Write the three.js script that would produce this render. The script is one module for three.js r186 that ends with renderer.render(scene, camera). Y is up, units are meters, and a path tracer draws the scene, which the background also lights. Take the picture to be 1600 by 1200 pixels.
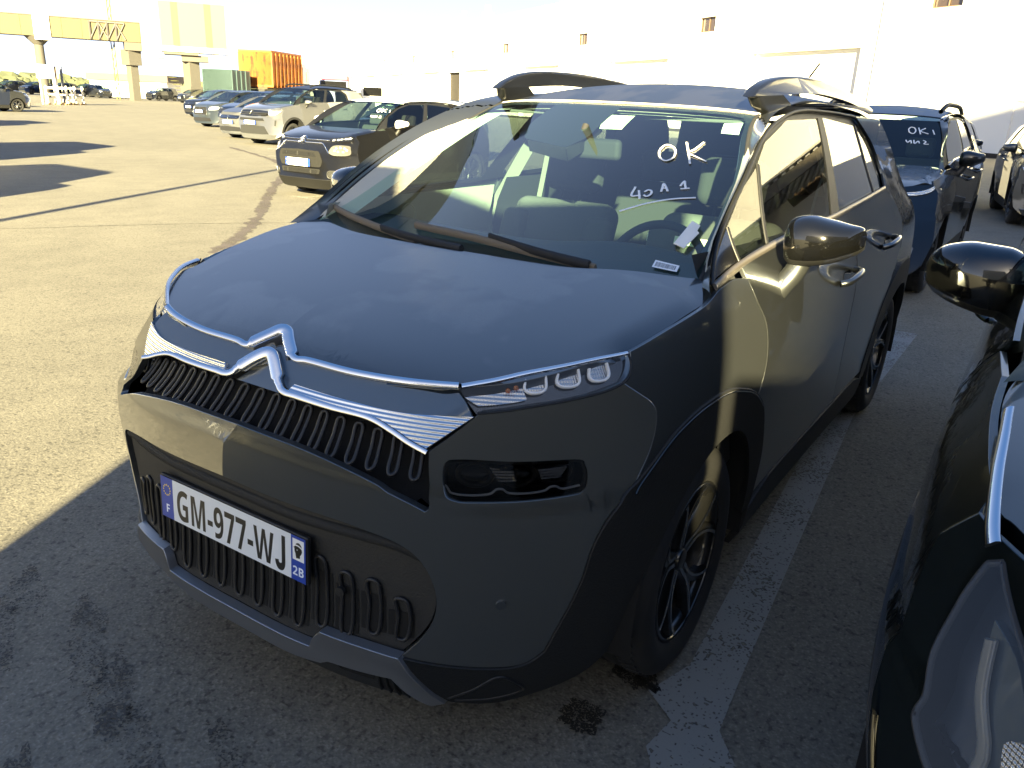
import * as THREE from 'three';
import { mergeGeometries, toCreasedNormals } from 'three/addons/utils/BufferGeometryUtils.js';
import { RoundedBoxGeometry } from 'three/addons/geometries/RoundedBoxGeometry.js';

// ---------- camera, sky, sun, exposure ----------
const scene = new THREE.Scene();
const camera = new THREE.PerspectiveCamera(50.9676, 4 / 3, 0.05, 2500);
{
  const yaw = -0.575904, pitch = 0.334686, roll = 0.044889;
  camera.position.set(1.45644, 1.48939, 1.89831);
  camera.lookAt(camera.position.x + Math.sin(yaw) * Math.cos(pitch), camera.position.y - Math.sin(pitch), camera.position.z - Math.cos(yaw) * Math.cos(pitch));
  camera.rotateZ(roll);
}
const SUN = (() => { const az = Math.atan2(.455, .89), el = 16.5 * Math.PI / 180; return new THREE.Vector3(Math.sin(az) * Math.cos(el), Math.sin(el), Math.cos(az) * Math.cos(el)); })();
const sky = (() => {                                       // clear low-sun sky: blue overhead, pale at the horizon, warm round the sun
  const w = 512, h = 256, a = new Float32Array(w * h * 4);
  for (let j = 0; j < h; j++) for (let i = 0; i < w; i++) {
    const el = ((j + .5) / h - .5) * Math.PI, ph = ((i + .5) / w - .5) * 2 * Math.PI;
    const d = [Math.cos(el) * Math.cos(ph), Math.sin(el), Math.cos(el) * Math.sin(ph)];
    const g = Math.max(0, d[0] * SUN.x + d[1] * SUN.y + d[2] * SUN.z), y = Math.max(0, d[1]);
    const k = Math.exp(-y * 3.4), glow = .12 * Math.pow(g, 6) + .35 * Math.pow(g, 40);
    const c = [.006 + .096 * k + glow * 1.0, .018 + .099 * k + glow * .84, .045 + .102 * k + glow * .58];
    for (let q = 0; q < 3; q++) a[(j * w + i) * 4 + q] = c[q];
    a[(j * w + i) * 4 + 3] = 1;
  }
  const t = new THREE.DataTexture(a, w, h, THREE.RGBAFormat, THREE.FloatType);
  t.mapping = THREE.EquirectangularReflectionMapping; t.magFilter = t.minFilter = THREE.LinearFilter; t.needsUpdate = true; return t;
})();
scene.background = sky; scene.environment = sky;
const sun = new THREE.DirectionalLight(new THREE.Color().setRGB(1, .85, .46), 3.8);
sun.position.copy(SUN).multiplyScalar(80); sun.castShadow = true; sun.shadow.radius = 1;
sun.shadow.mapSize.set(4096, 4096); Object.assign(sun.shadow.camera, { left: -60, right: 60, top: 60, bottom: -60, near: 1, far: 260 });
scene.add(sun); scene.add(sun.target);
const renderer = new THREE.WebGLRenderer({ antialias: true });
renderer.setSize(1024, 768); renderer.toneMapping = THREE.LinearToneMapping; renderer.toneMappingExposure = 13;
renderer.shadowMap.enabled = true;

// ---------- random, noise, textures ----------
function rng(seed) { let s = seed >>> 0; return () => { s = (s + 0x6D2B79F5) >>> 0; let t = Math.imul(s ^ (s >>> 15), 1 | s); t = (t + Math.imul(t ^ (t >>> 7), 61 | t)) ^ t; return ((t ^ (t >>> 14)) >>> 0) / 4294967296; }; }
const hash = (x, y, s) => { let h = Math.imul(x | 0, 374761393) + Math.imul(y | 0, 668265263) + Math.imul(s | 0, 982451653); h = Math.imul(h ^ (h >>> 13), 1274126177); return ((h ^ (h >>> 16)) >>> 0) / 4294967296; };
function vnoise(x, y, s, per = 0) {                        // value noise, tileable when per > 0
  const xi = Math.floor(x), yi = Math.floor(y), fx = x - xi, fy = y - yi, m = v => per ? ((v % per) + per) % per : v;
  const u = fx * fx * (3 - 2 * fx), v = fy * fy * (3 - 2 * fy);
  return lerp(lerp(hash(m(xi), m(yi), s), hash(m(xi + 1), m(yi), s), u), lerp(hash(m(xi), m(yi + 1), s), hash(m(xi + 1), m(yi + 1), s), u), v);
}
const fbm = (x, y, s, per = 0, o = 4) => { let a = 0, k = .5, f = 1, t = 0; for (let i = 0; i < o; i++) { a += k * vnoise(x * f, y * f, s + i * 17, per ? per * f : 0); t += k; k *= .5; f *= 2; } return a / t; };
function dataTex(n, fn, { srgb = false, rep = 1 } = {}) {  // fn(x, y in 0..1) -> [r, g, b] in 0..1
  const a = new Uint8Array(n * n * 4);
  for (let j = 0; j < n; j++) for (let i = 0; i < n; i++) { const c = fn((i + .5) / n, (j + .5) / n), o = (j * n + i) * 4; for (let q = 0; q < 3; q++) a[o + q] = clamp(c[q] ?? c[0]) * 255; a[o + 3] = 255; }
  const t = new THREE.DataTexture(a, n, n); t.wrapS = t.wrapT = THREE.RepeatWrapping; t.magFilter = THREE.LinearFilter; t.minFilter = THREE.LinearMipmapLinearFilter; t.generateMipmaps = true;
  if (srgb) t.colorSpace = THREE.SRGBColorSpace; t.repeat.set(rep, rep); t.needsUpdate = true; return t;
}
function canvasTex(w, h, draw) { const c = document.createElement('canvas'); c.width = w; c.height = h; draw(c.getContext('2d'), w, h); const t = new THREE.CanvasTexture(c); t.colorSpace = THREE.SRGBColorSpace; return t; }

// ---------- naming ----------
const taken = new Map();
function numbered(n) { const k = taken.get(n) || 0; taken.set(n, k + 1); return k ? n + '_' + String(k).padStart(3, '0') : n; }
function tag(o, label, category, group, kind) { if (label) o.userData.label = label; if (category) o.userData.category = category; if (group) o.userData.group = group; if (kind) o.userData.kind = kind; return o; }
function thing(name, label, category, pos = [0, 0, 0], turn = 0, group) { const o = new THREE.Group(); o.name = numbered(name); o.position.set(...pos); o.rotation.y = turn; scene.add(o); return tag(o, label, category, group); }
function mesh(name, geos, mat, parent = scene, label) {
  const list = (Array.isArray(geos) ? geos : [geos]).map(g => g.index ? g.toNonIndexed() : g);
  const g = list.length > 1 ? mergeGeometries(list.map(g => { for (const k of Object.keys(g.attributes)) if (!['position', 'normal', 'uv'].includes(k)) g.deleteAttribute(k); return g; })) : list[0];
  const m = new THREE.Mesh(g, mat); m.name = parent === scene ? numbered(name) : name; m.castShadow = m.receiveShadow = true; parent.add(m); if (label) m.userData.label = label; return m;
}
function structure(name, geos, mat) { const m = mesh(name, geos, mat); m.userData.kind = 'structure'; return m; }
// ---------- small maths ----------
function pchip(xs, ys) {                                   // monotone cubic through points
  const n = xs.length, h = [], dl = [], m = new Array(n).fill(0);
  for (let i = 0; i < n - 1; i++) { h.push(xs[i + 1] - xs[i]); dl.push((ys[i + 1] - ys[i]) / h[i]); }
  for (let i = 1; i < n - 1; i++) if (dl[i - 1] * dl[i] > 0) { const a = 2 * h[i] + h[i - 1], b = h[i] + 2 * h[i - 1]; m[i] = (a + b) / (a / dl[i - 1] + b / dl[i]); }
  m[0] = dl[0]; m[n - 1] = dl[n - 2];
  return t => {
    if (t <= xs[0]) return ys[0] + m[0] * (t - xs[0]);
    if (t >= xs[n - 1]) return ys[n - 1] + m[n - 1] * (t - xs[n - 1]);
    let i = 0; while (t > xs[i + 1]) i++;
    const s = (t - xs[i]) / h[i], s2 = s * s, s3 = s2 * s;
    return (2 * s3 - 3 * s2 + 1) * ys[i] + (s3 - 2 * s2 + s) * h[i] * m[i] + (3 * s2 - 2 * s3) * ys[i + 1] + (s3 - s2) * h[i] * m[i + 1];
  };
}
const V = (x, y, z) => new THREE.Vector3(x, y, z);
const lerp = (a, b, t) => a + (b - a) * t, clamp = (t, a = 0, b = 1) => Math.min(b, Math.max(a, t)), sstep = (a, b, t) => { t = clamp((t - a) / (b - a)); return t * t * (3 - 2 * t); };

// ---------- the wrap surface of a car body: u runs along the plan outline from the middle of the nose to the tail, y is height ----------
function makeWrap(plan, stations) {
  const pts = [];
  for (let i = Math.min(3, plan.length - 1); i > 0; i--) pts.push(V(-plan[i][0], 0, plan[i][1]));
  const first = pts.length;
  for (const p of plan) pts.push(V(p[0], 0, p[1]));
  pts.push(V(-plan[plan.length - 2][0], 0, plan[plan.length - 2][1]));
  const cv = new THREE.CatmullRomCurve3(pts, false, 'centripetal'), N = 1600, lut = [];
  const t0 = first / (pts.length - 1), t1 = (pts.length - 2) / (pts.length - 1);
  let acc = 0, prev = null;
  for (let i = 0; i <= N; i++) { const p = cv.getPoint(lerp(t0, t1, i / N)); if (prev) acc += p.distanceTo(prev); lut.push([acc, p.x, p.z]); prev = p; }
  const U = acc, xs = [], zs = [], M = 420;
  for (let i = 0, j = 0; i <= M; i++) { const s = U * i / M; while (j < N - 1 && lut[j + 1][0] < s) j++; const a = lut[j], b = lut[j + 1], t = clamp((s - a[0]) / (b[0] - a[0] + 1e-12)); xs.push(lerp(a[1], b[1], t)); zs.push(lerp(a[2], b[2], t)); }
  const at = (arr, s) => { const f = clamp(s / U * M, 0, M - 1e-6), i = Math.floor(f), t = f - i, g = k => k < 0 ? (arr === xs ? -arr[-k] : arr[-k]) : k > M ? (arr === xs ? -arr[2 * M - k] : arr[2 * M - k]) : arr[k];
    const a = g(i - 1), b = g(i), c = g(i + 1), d = g(i + 2); return b + .5 * t * (c - a + t * (2 * a - 5 * b + 4 * c - d + t * (3 * (b - c) + d - a))); };
  const st = stations.map(([u, prof]) => [u, pchip(prof.map(p => p[0]), prof.map(p => p[1]))]);
  const us = st.map(s => s[0]);
  const dep = (u, y) => {                                   // smooth across the stations, monotone in height
    const v = st.map(s => s[1](y)); let i = 0; while (i < us.length - 2 && u > us[i + 1]) i++;
    const h = us[i + 1] - us[i], t = clamp((u - us[i]) / h, -.2, 1.2), sl = k => k <= 0 ? 0 : k >= us.length - 1 ? (v[k] - v[k - 1]) / (us[k] - us[k - 1]) : (v[k + 1] - v[k - 1]) / (us[k + 1] - us[k - 1]);
    const t2 = t * t, t3 = t2 * t; return (2 * t3 - 3 * t2 + 1) * v[i] + (t3 - 2 * t2 + t) * h * sl(i) + (3 * t2 - 2 * t3) * v[i + 1] + (t3 - t2) * h * sl(i + 1);
  };
  const pos = (u, y, out = V(0, 0, 0)) => {
    const s = u < 0 ? -1 : 1, a = Math.abs(u), e = .004, x = at(xs, a), z = at(zs, a);
    let tx = at(xs, a + e) - (a > e ? at(xs, a - e) : -at(xs, e - a)), tz = at(zs, a + e) - at(zs, Math.abs(a - e));
    const L = Math.hypot(tx, tz); tx /= L; tz /= L;
    const d = dep(a, y);                                   // outward normal of the outline is (-tz, tx)
    return out.set(s * (x - tz * d), y, z + tx * d);
  };
  const uAtZ = z0 => { let lo = .5, hi = U - .6; for (let k = 0; k < 40; k++) { const m = (lo + hi) / 2; if (at(zs, m) > z0) lo = m; else hi = m; } return lo; };
  const uAtX = x0 => { let lo = 0, hi = .8; for (let k = 0; k < 40; k++) { const m = (lo + hi) / 2; if (at(xs, m) < x0) lo = m; else hi = m; } return lo; };
  return { pos, U, uAtZ, uAtX };
}
function withNormal(pos, e = .003) {                       // analytic position and outward normal of a surface pos(a, b)
  const p1 = V(), p2 = V(), q1 = V(), q2 = V();
  return (a, b, flip = 1) => {
    const p = pos(a, b, V()); pos(a + e, b, p1); pos(a - e, b, p2); pos(a, b + e, q1); pos(a, b - e, q2);
    const n = p1.sub(p2).cross(q1.sub(q2)).normalize().multiplyScalar(flip); return [p, n];
  };
}
// ---------- main car ----------
const PLAN = [[0, .850], [.26, .843], [.46, .800], [.60, .740], [.70, .668], [.78, .556], [.83, .44], [.858, .30], [.870, .15], [.876, 0], [.876, -.3], [.868, -.8], [.868, -1.6], [.872, -2.3], [.876, -2.6], [.868, -2.8], [.83, -3.05], [.74, -3.22], [.5, -3.30], [0, -3.315]];
const YL = [.14, .20, .26, .32, .40, .48, .57, .64, .69, .715, .78, .86, .93, .98, 1.03, 1.08, 1.15, 1.25, 1.35, 1.45, 1.52];
const ST = {
  F0: [-.10, -.045, -.014, -.002, -.012, -.014, -.004, .006, -.004, -.036, -.060, -.106, -.166, -.225, -.29, -.36, -.46, -.6, -.7, -.8, -.9],
  F1: [-.10, -.05, -.02, -.006, -.012, -.012, -.003, .005, -.004, -.034, -.058, -.10, -.155, -.205, -.26, -.32, -.42, -.5, -.6, -.7, -.8],
  F2: [-.13, -.085, -.05, -.034, -.02, -.008, 0, .001, -.002, -.028, -.043, -.090, -.138, -.175, -.21, -.26, -.34, -.4, -.5, -.6, -.7],
  F3: [-.13, -.09, -.06, -.04, -.022, -.008, 0, .001, 0, -.013, -.022, -.045, -.084, -.118, -.155, -.20, -.27, -.33, -.4, -.48, -.56],
  S0: [-.10, -.06, -.04, -.026, -.012, -.004, 0, 0, 0, -.001, -.004, -.012, -.030, -.056, -.086, -.128, -.18, -.23, -.28, -.34, -.40],
  S1: [-.10, -.055, -.040, -.032, -.028, -.026, -.025, -.022, -.018, -.016, -.010, -.004, -.007, -.018, -.036, -.066, -.105, -.15, -.195, -.25, -.30],
  S2: [-.10, -.055, -.040, -.032, -.028, -.026, -.024, -.020, -.016, -.013, -.007, 0, 0, -.006, -.018, -.036, -.068, -.112, -.160, -.213, -.255],
  S3: [-.10, -.055, -.040, -.032, -.026, -.018, -.010, -.006, -.004, -.003, -.001, .002, .002, -.002, -.010, -.028, -.070, -.125, -.175, -.225, -.262],
  S4: [-.10, -.06, -.045, -.03, -.012, -.004, 0, 0, 0, 0, 0, 0, -.002, -.006, -.014, -.030, -.080, -.135, -.185, -.24, -.29],
  R1: [-.12, -.08, -.05, -.03, -.015, -.005, 0, 0, 0, 0, -.002, -.01, -.02, -.035, -.05, -.07, -.11, -.16, -.21, -.27, -.33],
};
const YK = { F0: [.738, .757, .792], F1: [.728, .748, .785], F2: [.695, .72, .78] };
const zip = k => YL.map((y, i) => [YK[k] && i > 7 && i < 11 ? YK[k][i - 8] : y, ST[k][i]]);
const wrap0 = makeWrap(PLAN, [[0, zip('F0')], [1, zip('F1')]]);  // outline only, to find the stations
const uz = wrap0.uAtZ;
const W = makeWrap(PLAN, [[0, zip('F0')], [wrap0.uAtX(.45), zip('F1')], [wrap0.uAtX(.69), zip('F2')], [uz(.44), zip('F3')], [uz(0), zip('S0')], [uz(-.5), zip('S1')], [uz(-1.3), zip('S2')], [uz(-2.2), zip('S3')], [uz(-2.75), zip('S4')], [uz(-3.1), zip('R1')], [wrap0.U, zip('R1')]]);
const WN = withNormal(W.pos);
// bonnet: height over the plan
const hoodH = pchip([-.16, 0, .2, .35, .5, .60, .66, .70, .74], [1.086, 1.082, 1.066, 1.047, 1.015, .983, .947, .905, .85]);
const hoodC = pchip([-.16, 0, .3, .5, .62, .72], [.010, .014, .036, .058, .080, .10]);
const hoodEdge = pchip([-.14, -.10, 0, .2, .33, .40], [.762, .764, .760, .744, .722, .70]);
const hoodPos = (x, z, out = V()) => {
  const a = Math.abs(x), e = hoodEdge(z) - a;
  let y = hoodH(z) - hoodC(z) * Math.pow(a / .65, 2.4);
  y += .010 * Math.exp(-(((a - .55) / .12) ** 2)) * sstep(.45, .0, z);       // raised shoulders
  if (z < .45) y -= .032 * Math.pow(clamp(1 - e / .055, 0, 1.3), 2) * sstep(.45, .3, z);
  return out.set(x, y, z);
};
const HN0 = withNormal(hoodPos), HN = (x, z) => HN0(x, z, -1);
// windscreen + roof: s along the middle line (0..1 glass, 1..2 roof), v = -1..1 across
const TR = [ // s, middle [y,z], half-way [x,y,z], edge [x,y,z]
  [0, [1.055, .03], [.38, 1.055, .0], [.728, 1.058, -.11]],
  [.5, [1.310, -.445], [.345, 1.305, -.475], [.650, 1.287, -.575]],
  [1, [1.510, -.90], [.29, 1.507, -.93], [.542, 1.491, -1.02]],
  [1.2, [1.568, -1.18], [.31, 1.556, -1.20], [.563, 1.517, -1.25]],
  [1.45, [1.598, -1.60], [.32, 1.584, -1.60], [.575, 1.540, -1.60]],
  [1.8, [1.590, -2.3], [.32, 1.576, -2.3], [.575, 1.532, -2.3]],
  [2, [1.545, -2.95], [.31, 1.535, -2.95], [.555, 1.495, -2.95]],
];
const tc = (f) => pchip(TR.map(r => r[0]), TR.map(f));
const T_ = { my: tc(r => r[1][0]), mz: tc(r => r[1][1]), hx: tc(r => r[2][0]), hy: tc(r => r[2][1]), hz: tc(r => r[2][2]), ex: tc(r => r[3][0]), ey: tc(r => r[3][1]), ez: tc(r => r[3][2]) };
const topPos = (s, v, out = V()) => {
  const a = Math.abs(v), g = v < 0 ? -1 : 1;               // even curve through middle, half-way and edge
  const q = (m, h, e) => { const A = (16 * (h - m) - (e - m)) / 3, B = (e - m) - A; return m + A * a * a + B * a * a * a * a; };
  const hx = T_.hx(s), ex = T_.ex(s), B = (ex - 2 * hx) / (.75), A = ex - B; // odd: A a + B a^3, f(.5)=hx, f(1)=ex
  return out.set(g * (A * a + B * a * a * a), q(T_.my(s), T_.hy(s), T_.ey(s)), q(T_.mz(s), T_.hz(s), T_.ez(s)));
};
const TN0 = withNormal(topPos), TN = (s, v) => TN0(s, v, -1);
// ---------- panels cut from a surface ----------
function curve(pts, n = 8) {                               // closed outline: [a, b] is smooth, [a, b, 1] a sharp corner
  const out = [], N = pts.length, sharp = pts.map(p => !!p[2]);
  const start = Math.max(0, sharp.indexOf(true));
  const P = i => pts[((i % N) + N) % N];
  for (let q = 0; q < N; q++) {
    const i = start + q, p1 = P(i), p2 = P(i + 1); let p0 = P(i - 1), p3 = P(i + 2);
    if (p1[2]) p0 = p1; if (p2[2]) p3 = p2;
    const straight = p1[2] && p2[2], m = straight ? 1 : n;
    for (let k = 0; k < m; k++) { const t = k / m, t2 = t * t, t3 = t2 * t; out.push([0, 1].map(c => .5 * (2 * p1[c] + (p2[c] - p0[c]) * t + (2 * p0[c] - 5 * p1[c] + 4 * p2[c] - p3[c]) * t2 + (3 * p1[c] - p0[c] - 3 * p2[c] + p3[c]) * t3))); }
  }
  return out;
}
const rnd = (pts, r, n = 4) => {                           // straight outline with rounded corners
  const out = [], N = pts.length;
  for (let i = 0; i < N; i++) {
    const p = pts[i], a = pts[(i + N - 1) % N], b = pts[(i + 1) % N], rr = p[2] ?? r;
    const la = Math.hypot(a[0] - p[0], a[1] - p[1]), lb = Math.hypot(b[0] - p[0], b[1] - p[1]), ka = Math.min(rr, la * .48) / la, kb = Math.min(rr, lb * .48) / lb;
    if (rr <= 0) { out.push([p[0], p[1]]); continue; }
    const s = [p[0] + (a[0] - p[0]) * ka, p[1] + (a[1] - p[1]) * ka], e = [p[0] + (b[0] - p[0]) * kb, p[1] + (b[1] - p[1]) * kb];
    for (let k = 0; k <= n; k++) { const t = k / n; out.push([0, 1].map(c => (1 - t) * (1 - t) * s[c] + 2 * t * (1 - t) * p[c] + t * t * e[c])); }
  }
  return out;
};
const mirrorHalf = pts => [...pts, ...pts.filter(p => Math.abs(p[0]) > 1e-5).reverse().map(p => [-p[0], p[1], p[2]])];  // half outline from a = 0 to a = 0
const area2 = p => { let s = 0; for (let i = 0; i < p.length; i++) { const a = p[i], b = p[(i + 1) % p.length]; s += a[0] * b[1] - b[0] * a[1]; } return s; };
function panel(NS, outline, { holes = [], off = 0, rim = 0, step = .05, flip = 1, bulge = 0 } = {}) {
  let ring = outline.map(p => [p[0], p[1]]); if (area2(ring) < 0) ring.reverse();
  const hs = holes.map(h => { h = h.map(p => [p[0], p[1]]); if (area2(h) > 0) h.reverse(); return h; });
  const densify = r => { const o = []; for (let i = 0; i < r.length; i++) { const a = r[i], b = r[(i + 1) % r.length], L = Math.hypot(b[0] - a[0], b[1] - a[1]), k = Math.max(1, Math.ceil(L / step)); for (let q = 0; q < k; q++) o.push([lerp(a[0], b[0], q / k), lerp(a[1], b[1], q / k)]); } return o; };
  ring = densify(ring); const hd = hs.map(densify);
  const pts = [...ring, ...hd.flat()];
  let tris = THREE.ShapeUtils.triangulateShape(ring.map(p => new THREE.Vector2(...p)), hd.map(h => h.map(p => new THREE.Vector2(...p))));
  for (let it = 0; it < 9; it++) {
    const mid = new Map(), M = (i, j) => { const k = i < j ? i * 1e6 + j : j * 1e6 + i; if (mid.has(k)) return mid.get(k); const a = pts[i], b = pts[j]; if (Math.hypot(a[0] - b[0], a[1] - b[1]) <= step * 1.05) { mid.set(k, -1); return -1; } pts.push([(a[0] + b[0]) / 2, (a[1] + b[1]) / 2]); mid.set(k, pts.length - 1); return pts.length - 1; };
    const nt = []; let any = false;
    for (const [a, b, c] of tris) {
      const x = M(a, b), y = M(b, c), z = M(c, a), n = (x >= 0) + (y >= 0) + (z >= 0);
      if (!n) { nt.push([a, b, c]); continue; } any = true;
      if (n === 3) nt.push([a, x, z], [x, b, y], [z, y, c], [x, y, z]);
      else if (n === 1) { if (x >= 0) nt.push([a, x, c], [x, b, c]); else if (y >= 0) nt.push([a, b, y], [a, y, c]); else nt.push([a, b, z], [z, b, c]); }
      else { if (x < 0) nt.push([z, y, c], [a, b, y], [a, y, z]); else if (y < 0) nt.push([a, x, z], [x, b, c], [x, c, z]); else nt.push([x, b, y], [a, x, y], [a, y, c]); }
    }
    tris = nt; if (!any) break;
  }
  const P = [], Nn = [], UV = [];
  const inner = bulge ? pts.map(p => { let m = 9; const L = ring.length; for (let i = 0; i < L; i++) { const a = ring[i], b = ring[(i + 1) % L], dx = b[0] - a[0], dy = b[1] - a[1], t = clamp(((p[0] - a[0]) * dx + (p[1] - a[1]) * dy) / (dx * dx + dy * dy + 1e-12)); m = Math.min(m, Math.hypot(p[0] - a[0] - dx * t, p[1] - a[1] - dy * t)); } return m; }) : null;
  pts.forEach((p, i) => { const [q, n] = NS(p[0], p[1], flip); const o = off + (bulge ? bulge * (1 - Math.exp(-inner[i] / .02)) : 0); q.addScaledVector(n, o); P.push(q); Nn.push(n); UV.push(p); });
  const pos = [], nor = [], uv = [];
  const put = (v, n, t) => { pos.push(v.x, v.y, v.z); nor.push(n.x, n.y, n.z); uv.push(t[0], t[1]); };
  // winding from the first triangles against the normal
  let w = 0; for (const [a, b, c] of tris) w += P[b].clone().sub(P[a]).cross(P[c].clone().sub(P[a])).dot(Nn[a]);
  const edges = new Map();
  for (let [a, b, c] of tris) { if (w < 0) [b, c] = [c, b]; put(P[a], Nn[a], UV[a]); put(P[b], Nn[b], UV[b]); put(P[c], Nn[c], UV[c]); if (rim) for (const [i, j] of [[a, b], [b, c], [c, a]]) { const k = i < j ? i + '_' + j : j + '_' + i; edges.has(k) ? edges.set(k, null) : edges.set(k, [i, j]); } }
  if (rim) for (const e of edges.values()) if (e) {
    const [i, j] = e, a = P[i], b = P[j], r = Math.min(.0022, Math.abs(rim) * .3), dir = b.clone().sub(a), on = dir.clone().cross(Nn[i]).normalize(), n1 = Nn[i].clone().add(on).normalize(), n2 = Nn[j].clone().add(on).normalize();
    const a1 = a.clone().addScaledVector(Nn[i], -r).addScaledVector(on, r * .5), b1 = b.clone().addScaledVector(Nn[j], -r).addScaledVector(on, r * .5), a2 = a1.clone().addScaledVector(Nn[i], -rim), b2 = b1.clone().addScaledVector(Nn[j], -rim);
    const quad = (p, q, s, t, np, nq, ns, nt2) => { put(p, np, UV[i]); put(s, ns, UV[j]); put(q, nq, UV[j]); put(q, nq, UV[j]); put(s, ns, UV[j]); put(t, nt2, UV[i]); };
    const Q = (p, q, t, s, np, nq, ns) => { put(p, np, UV[i]); put(t, ns, UV[i]); put(q, nq, UV[j]); put(q, nq, UV[j]); put(t, ns, UV[i]); put(s, ns, UV[j]); };
    Q(a, b, a1, b1, n1, n2, on); Q(a1, b1, a2, b2, on, on, on);
  }
  const g = new THREE.BufferGeometry();
  g.setAttribute('position', new THREE.Float32BufferAttribute(pos, 3)); g.setAttribute('normal', new THREE.Float32BufferAttribute(nor, 3)); g.setAttribute('uv', new THREE.Float32BufferAttribute(uv, 2));
  return g;
}
function mirrorX(g) {                                      // mirrored copy of a non-indexed geometry
  const m = (g.index ? g.toNonIndexed() : g).clone(), p = m.attributes.position, n = m.attributes.normal, uv = m.attributes.uv;
  for (let i = 0; i < p.count; i++) { p.setX(i, -p.getX(i)); n.setX(i, -n.getX(i)); }
  for (const at of [p, n, uv]) if (at) for (let i = 0; i < at.count; i += 3) for (let c = 0; c < at.itemSize; c++) { const t = at.array[(i + 1) * at.itemSize + c]; at.array[(i + 1) * at.itemSize + c] = at.array[(i + 2) * at.itemSize + c]; at.array[(i + 2) * at.itemSize + c] = t; }
  return m;
}
const both = g => [g, mirrorX(g)];
function along(pts, n, closed = false) {                   // smooth path through 2-D or 3-D points, sampled evenly
  const c = new THREE.CatmullRomCurve3(pts.map(p => V(p[0], p[1], p[2] || 0)), closed, 'centripetal');
  return c.getSpacedPoints(n).map(p => [p.x, p.y, p.z]);
}
// raised strip along a path on a surface, with a rounded section; w: width (number or function of 0..1), h: height
function band(NS, path, w, h, { off = 0, flip = 1, flat = .6, closed = false } = {}) {
  const n = path.length, fr = [];
  for (let i = 0; i < n; i++) { const [p, nn] = NS(path[i][0], path[i][1], flip); p.addScaledVector(nn, off + (path[i][2] || 0)); fr.push([p, nn]); }
  const secs = fr.map(([p, nn], i) => {
    const a = fr[closed ? (i + n - 1) % n : Math.max(0, i - 1)][0], b = fr[closed ? (i + 1) % n : Math.min(n - 1, i + 1)][0];
    const t = b.clone().sub(a).normalize(), s = nn.clone().cross(t).normalize(), ww = (typeof w === 'function' ? w(i / (n - 1)) : w) / 2, hh = typeof h === 'function' ? h(i / (n - 1)) : h;
    return [[-1, -.4, -1, -.15], [-1, .35, -1, .3], [-flat, 1, -.45, 1], [flat, 1, .45, 1], [1, .35, 1, .3], [1, -.4, 1, -.15]].map(([x, y, nx, ny]) => [p.clone().addScaledVector(s, x * ww).addScaledVector(nn, y * hh), s.clone().multiplyScalar(nx).addScaledVector(nn, ny).normalize()]);
  });
  return skin(secs, closed, false, true);
}
function skin(secs, closed = false, around = false, caps = false) {  // rows of [point, normal?] joined into a sheet
  const pos = [], nor = [], uv = [], put = (s, t) => { pos.push(s[0].x, s[0].y, s[0].z); nor.push(s[1].x, s[1].y, s[1].z); uv.push(t[0], t[1]); };
  const n = secs.length, m = secs[0].length;
  for (let i = 0; i < n - (closed ? 0 : 1); i++) for (let j = 0; j < m - (around ? 0 : 1); j++) {
    const a = secs[i][j], b = secs[(i + 1) % n][j], c = secs[(i + 1) % n][(j + 1) % m], d = secs[i][(j + 1) % m];
    const fn = b[0].clone().sub(a[0]).cross(d[0].clone().sub(a[0])).add(b[0].clone().sub(c[0]).cross(d[0].clone().sub(c[0])).negate());
    const av = a[1].clone().add(b[1]).add(c[1]).add(d[1]); const ok = fn.dot(av) >= 0;
    const q = ok ? [a, b, c, a, c, d] : [a, c, b, a, d, c], tq = ok ? [[i, j], [i + 1, j], [i + 1, j + 1], [i, j], [i + 1, j + 1], [i, j + 1]] : [[i, j], [i + 1, j + 1], [i + 1, j], [i, j], [i, j + 1], [i + 1, j + 1]];
    q.forEach((s, k) => put(s, [tq[k][0] / n, tq[k][1] / m]));
  }
  if (caps && !closed) for (const e of [0, n - 1]) { const s = secs[e], other = secs[e ? n - 2 : 1], nn = s[0][0].clone().sub(other[0][0]).normalize(); for (let j = 1; j < m - 1; j++) { const T = [s[0], s[j], s[j + 1]]; const f = T[1][0].clone().sub(T[0][0]).cross(T[2][0].clone().sub(T[0][0])); if (f.dot(nn) < 0) T.reverse(); for (const q of T) put([q[0], nn], [0, 0]); } }
  const g = new THREE.BufferGeometry();
  g.setAttribute('position', new THREE.Float32BufferAttribute(pos, 3)); g.setAttribute('normal', new THREE.Float32BufferAttribute(nor, 3)); g.setAttribute('uv', new THREE.Float32BufferAttribute(uv, 2));
  return g;
}
function sheet(fn, nu, nv) {                               // grid surface fn(a, b) -> [point, normal]
  const rows = []; for (let i = 0; i <= nu; i++) { const r = []; for (let j = 0; j <= nv; j++) r.push(fn(i / nu, j / nv)); rows.push(r); } return skin(rows);
}
function smoothNormals(fn) { return (a, b) => { const e = .01, p = fn(a, b), x = fn(Math.min(1, a + e), b).sub(fn(Math.max(0, a - e), b)), y = fn(a, Math.min(1, b + e)).sub(fn(a, Math.max(0, b - e))); return [p, x.cross(y).normalize()]; }; }
const box = (w, h, d, x = 0, y = 0, z = 0, r = 0) => (r ? new RoundedBoxGeometry(w, h, d, 3, r) : new THREE.BoxGeometry(w, h, d)).translate(x, y, z);
const tube = (pts, r, n = 24, m = 8, closed = false) => new THREE.TubeGeometry(new THREE.CatmullRomCurve3(pts.map(p => p.isVector3 ? p : V(...p)), closed, 'centripetal'), n, r, m, closed);
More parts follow.
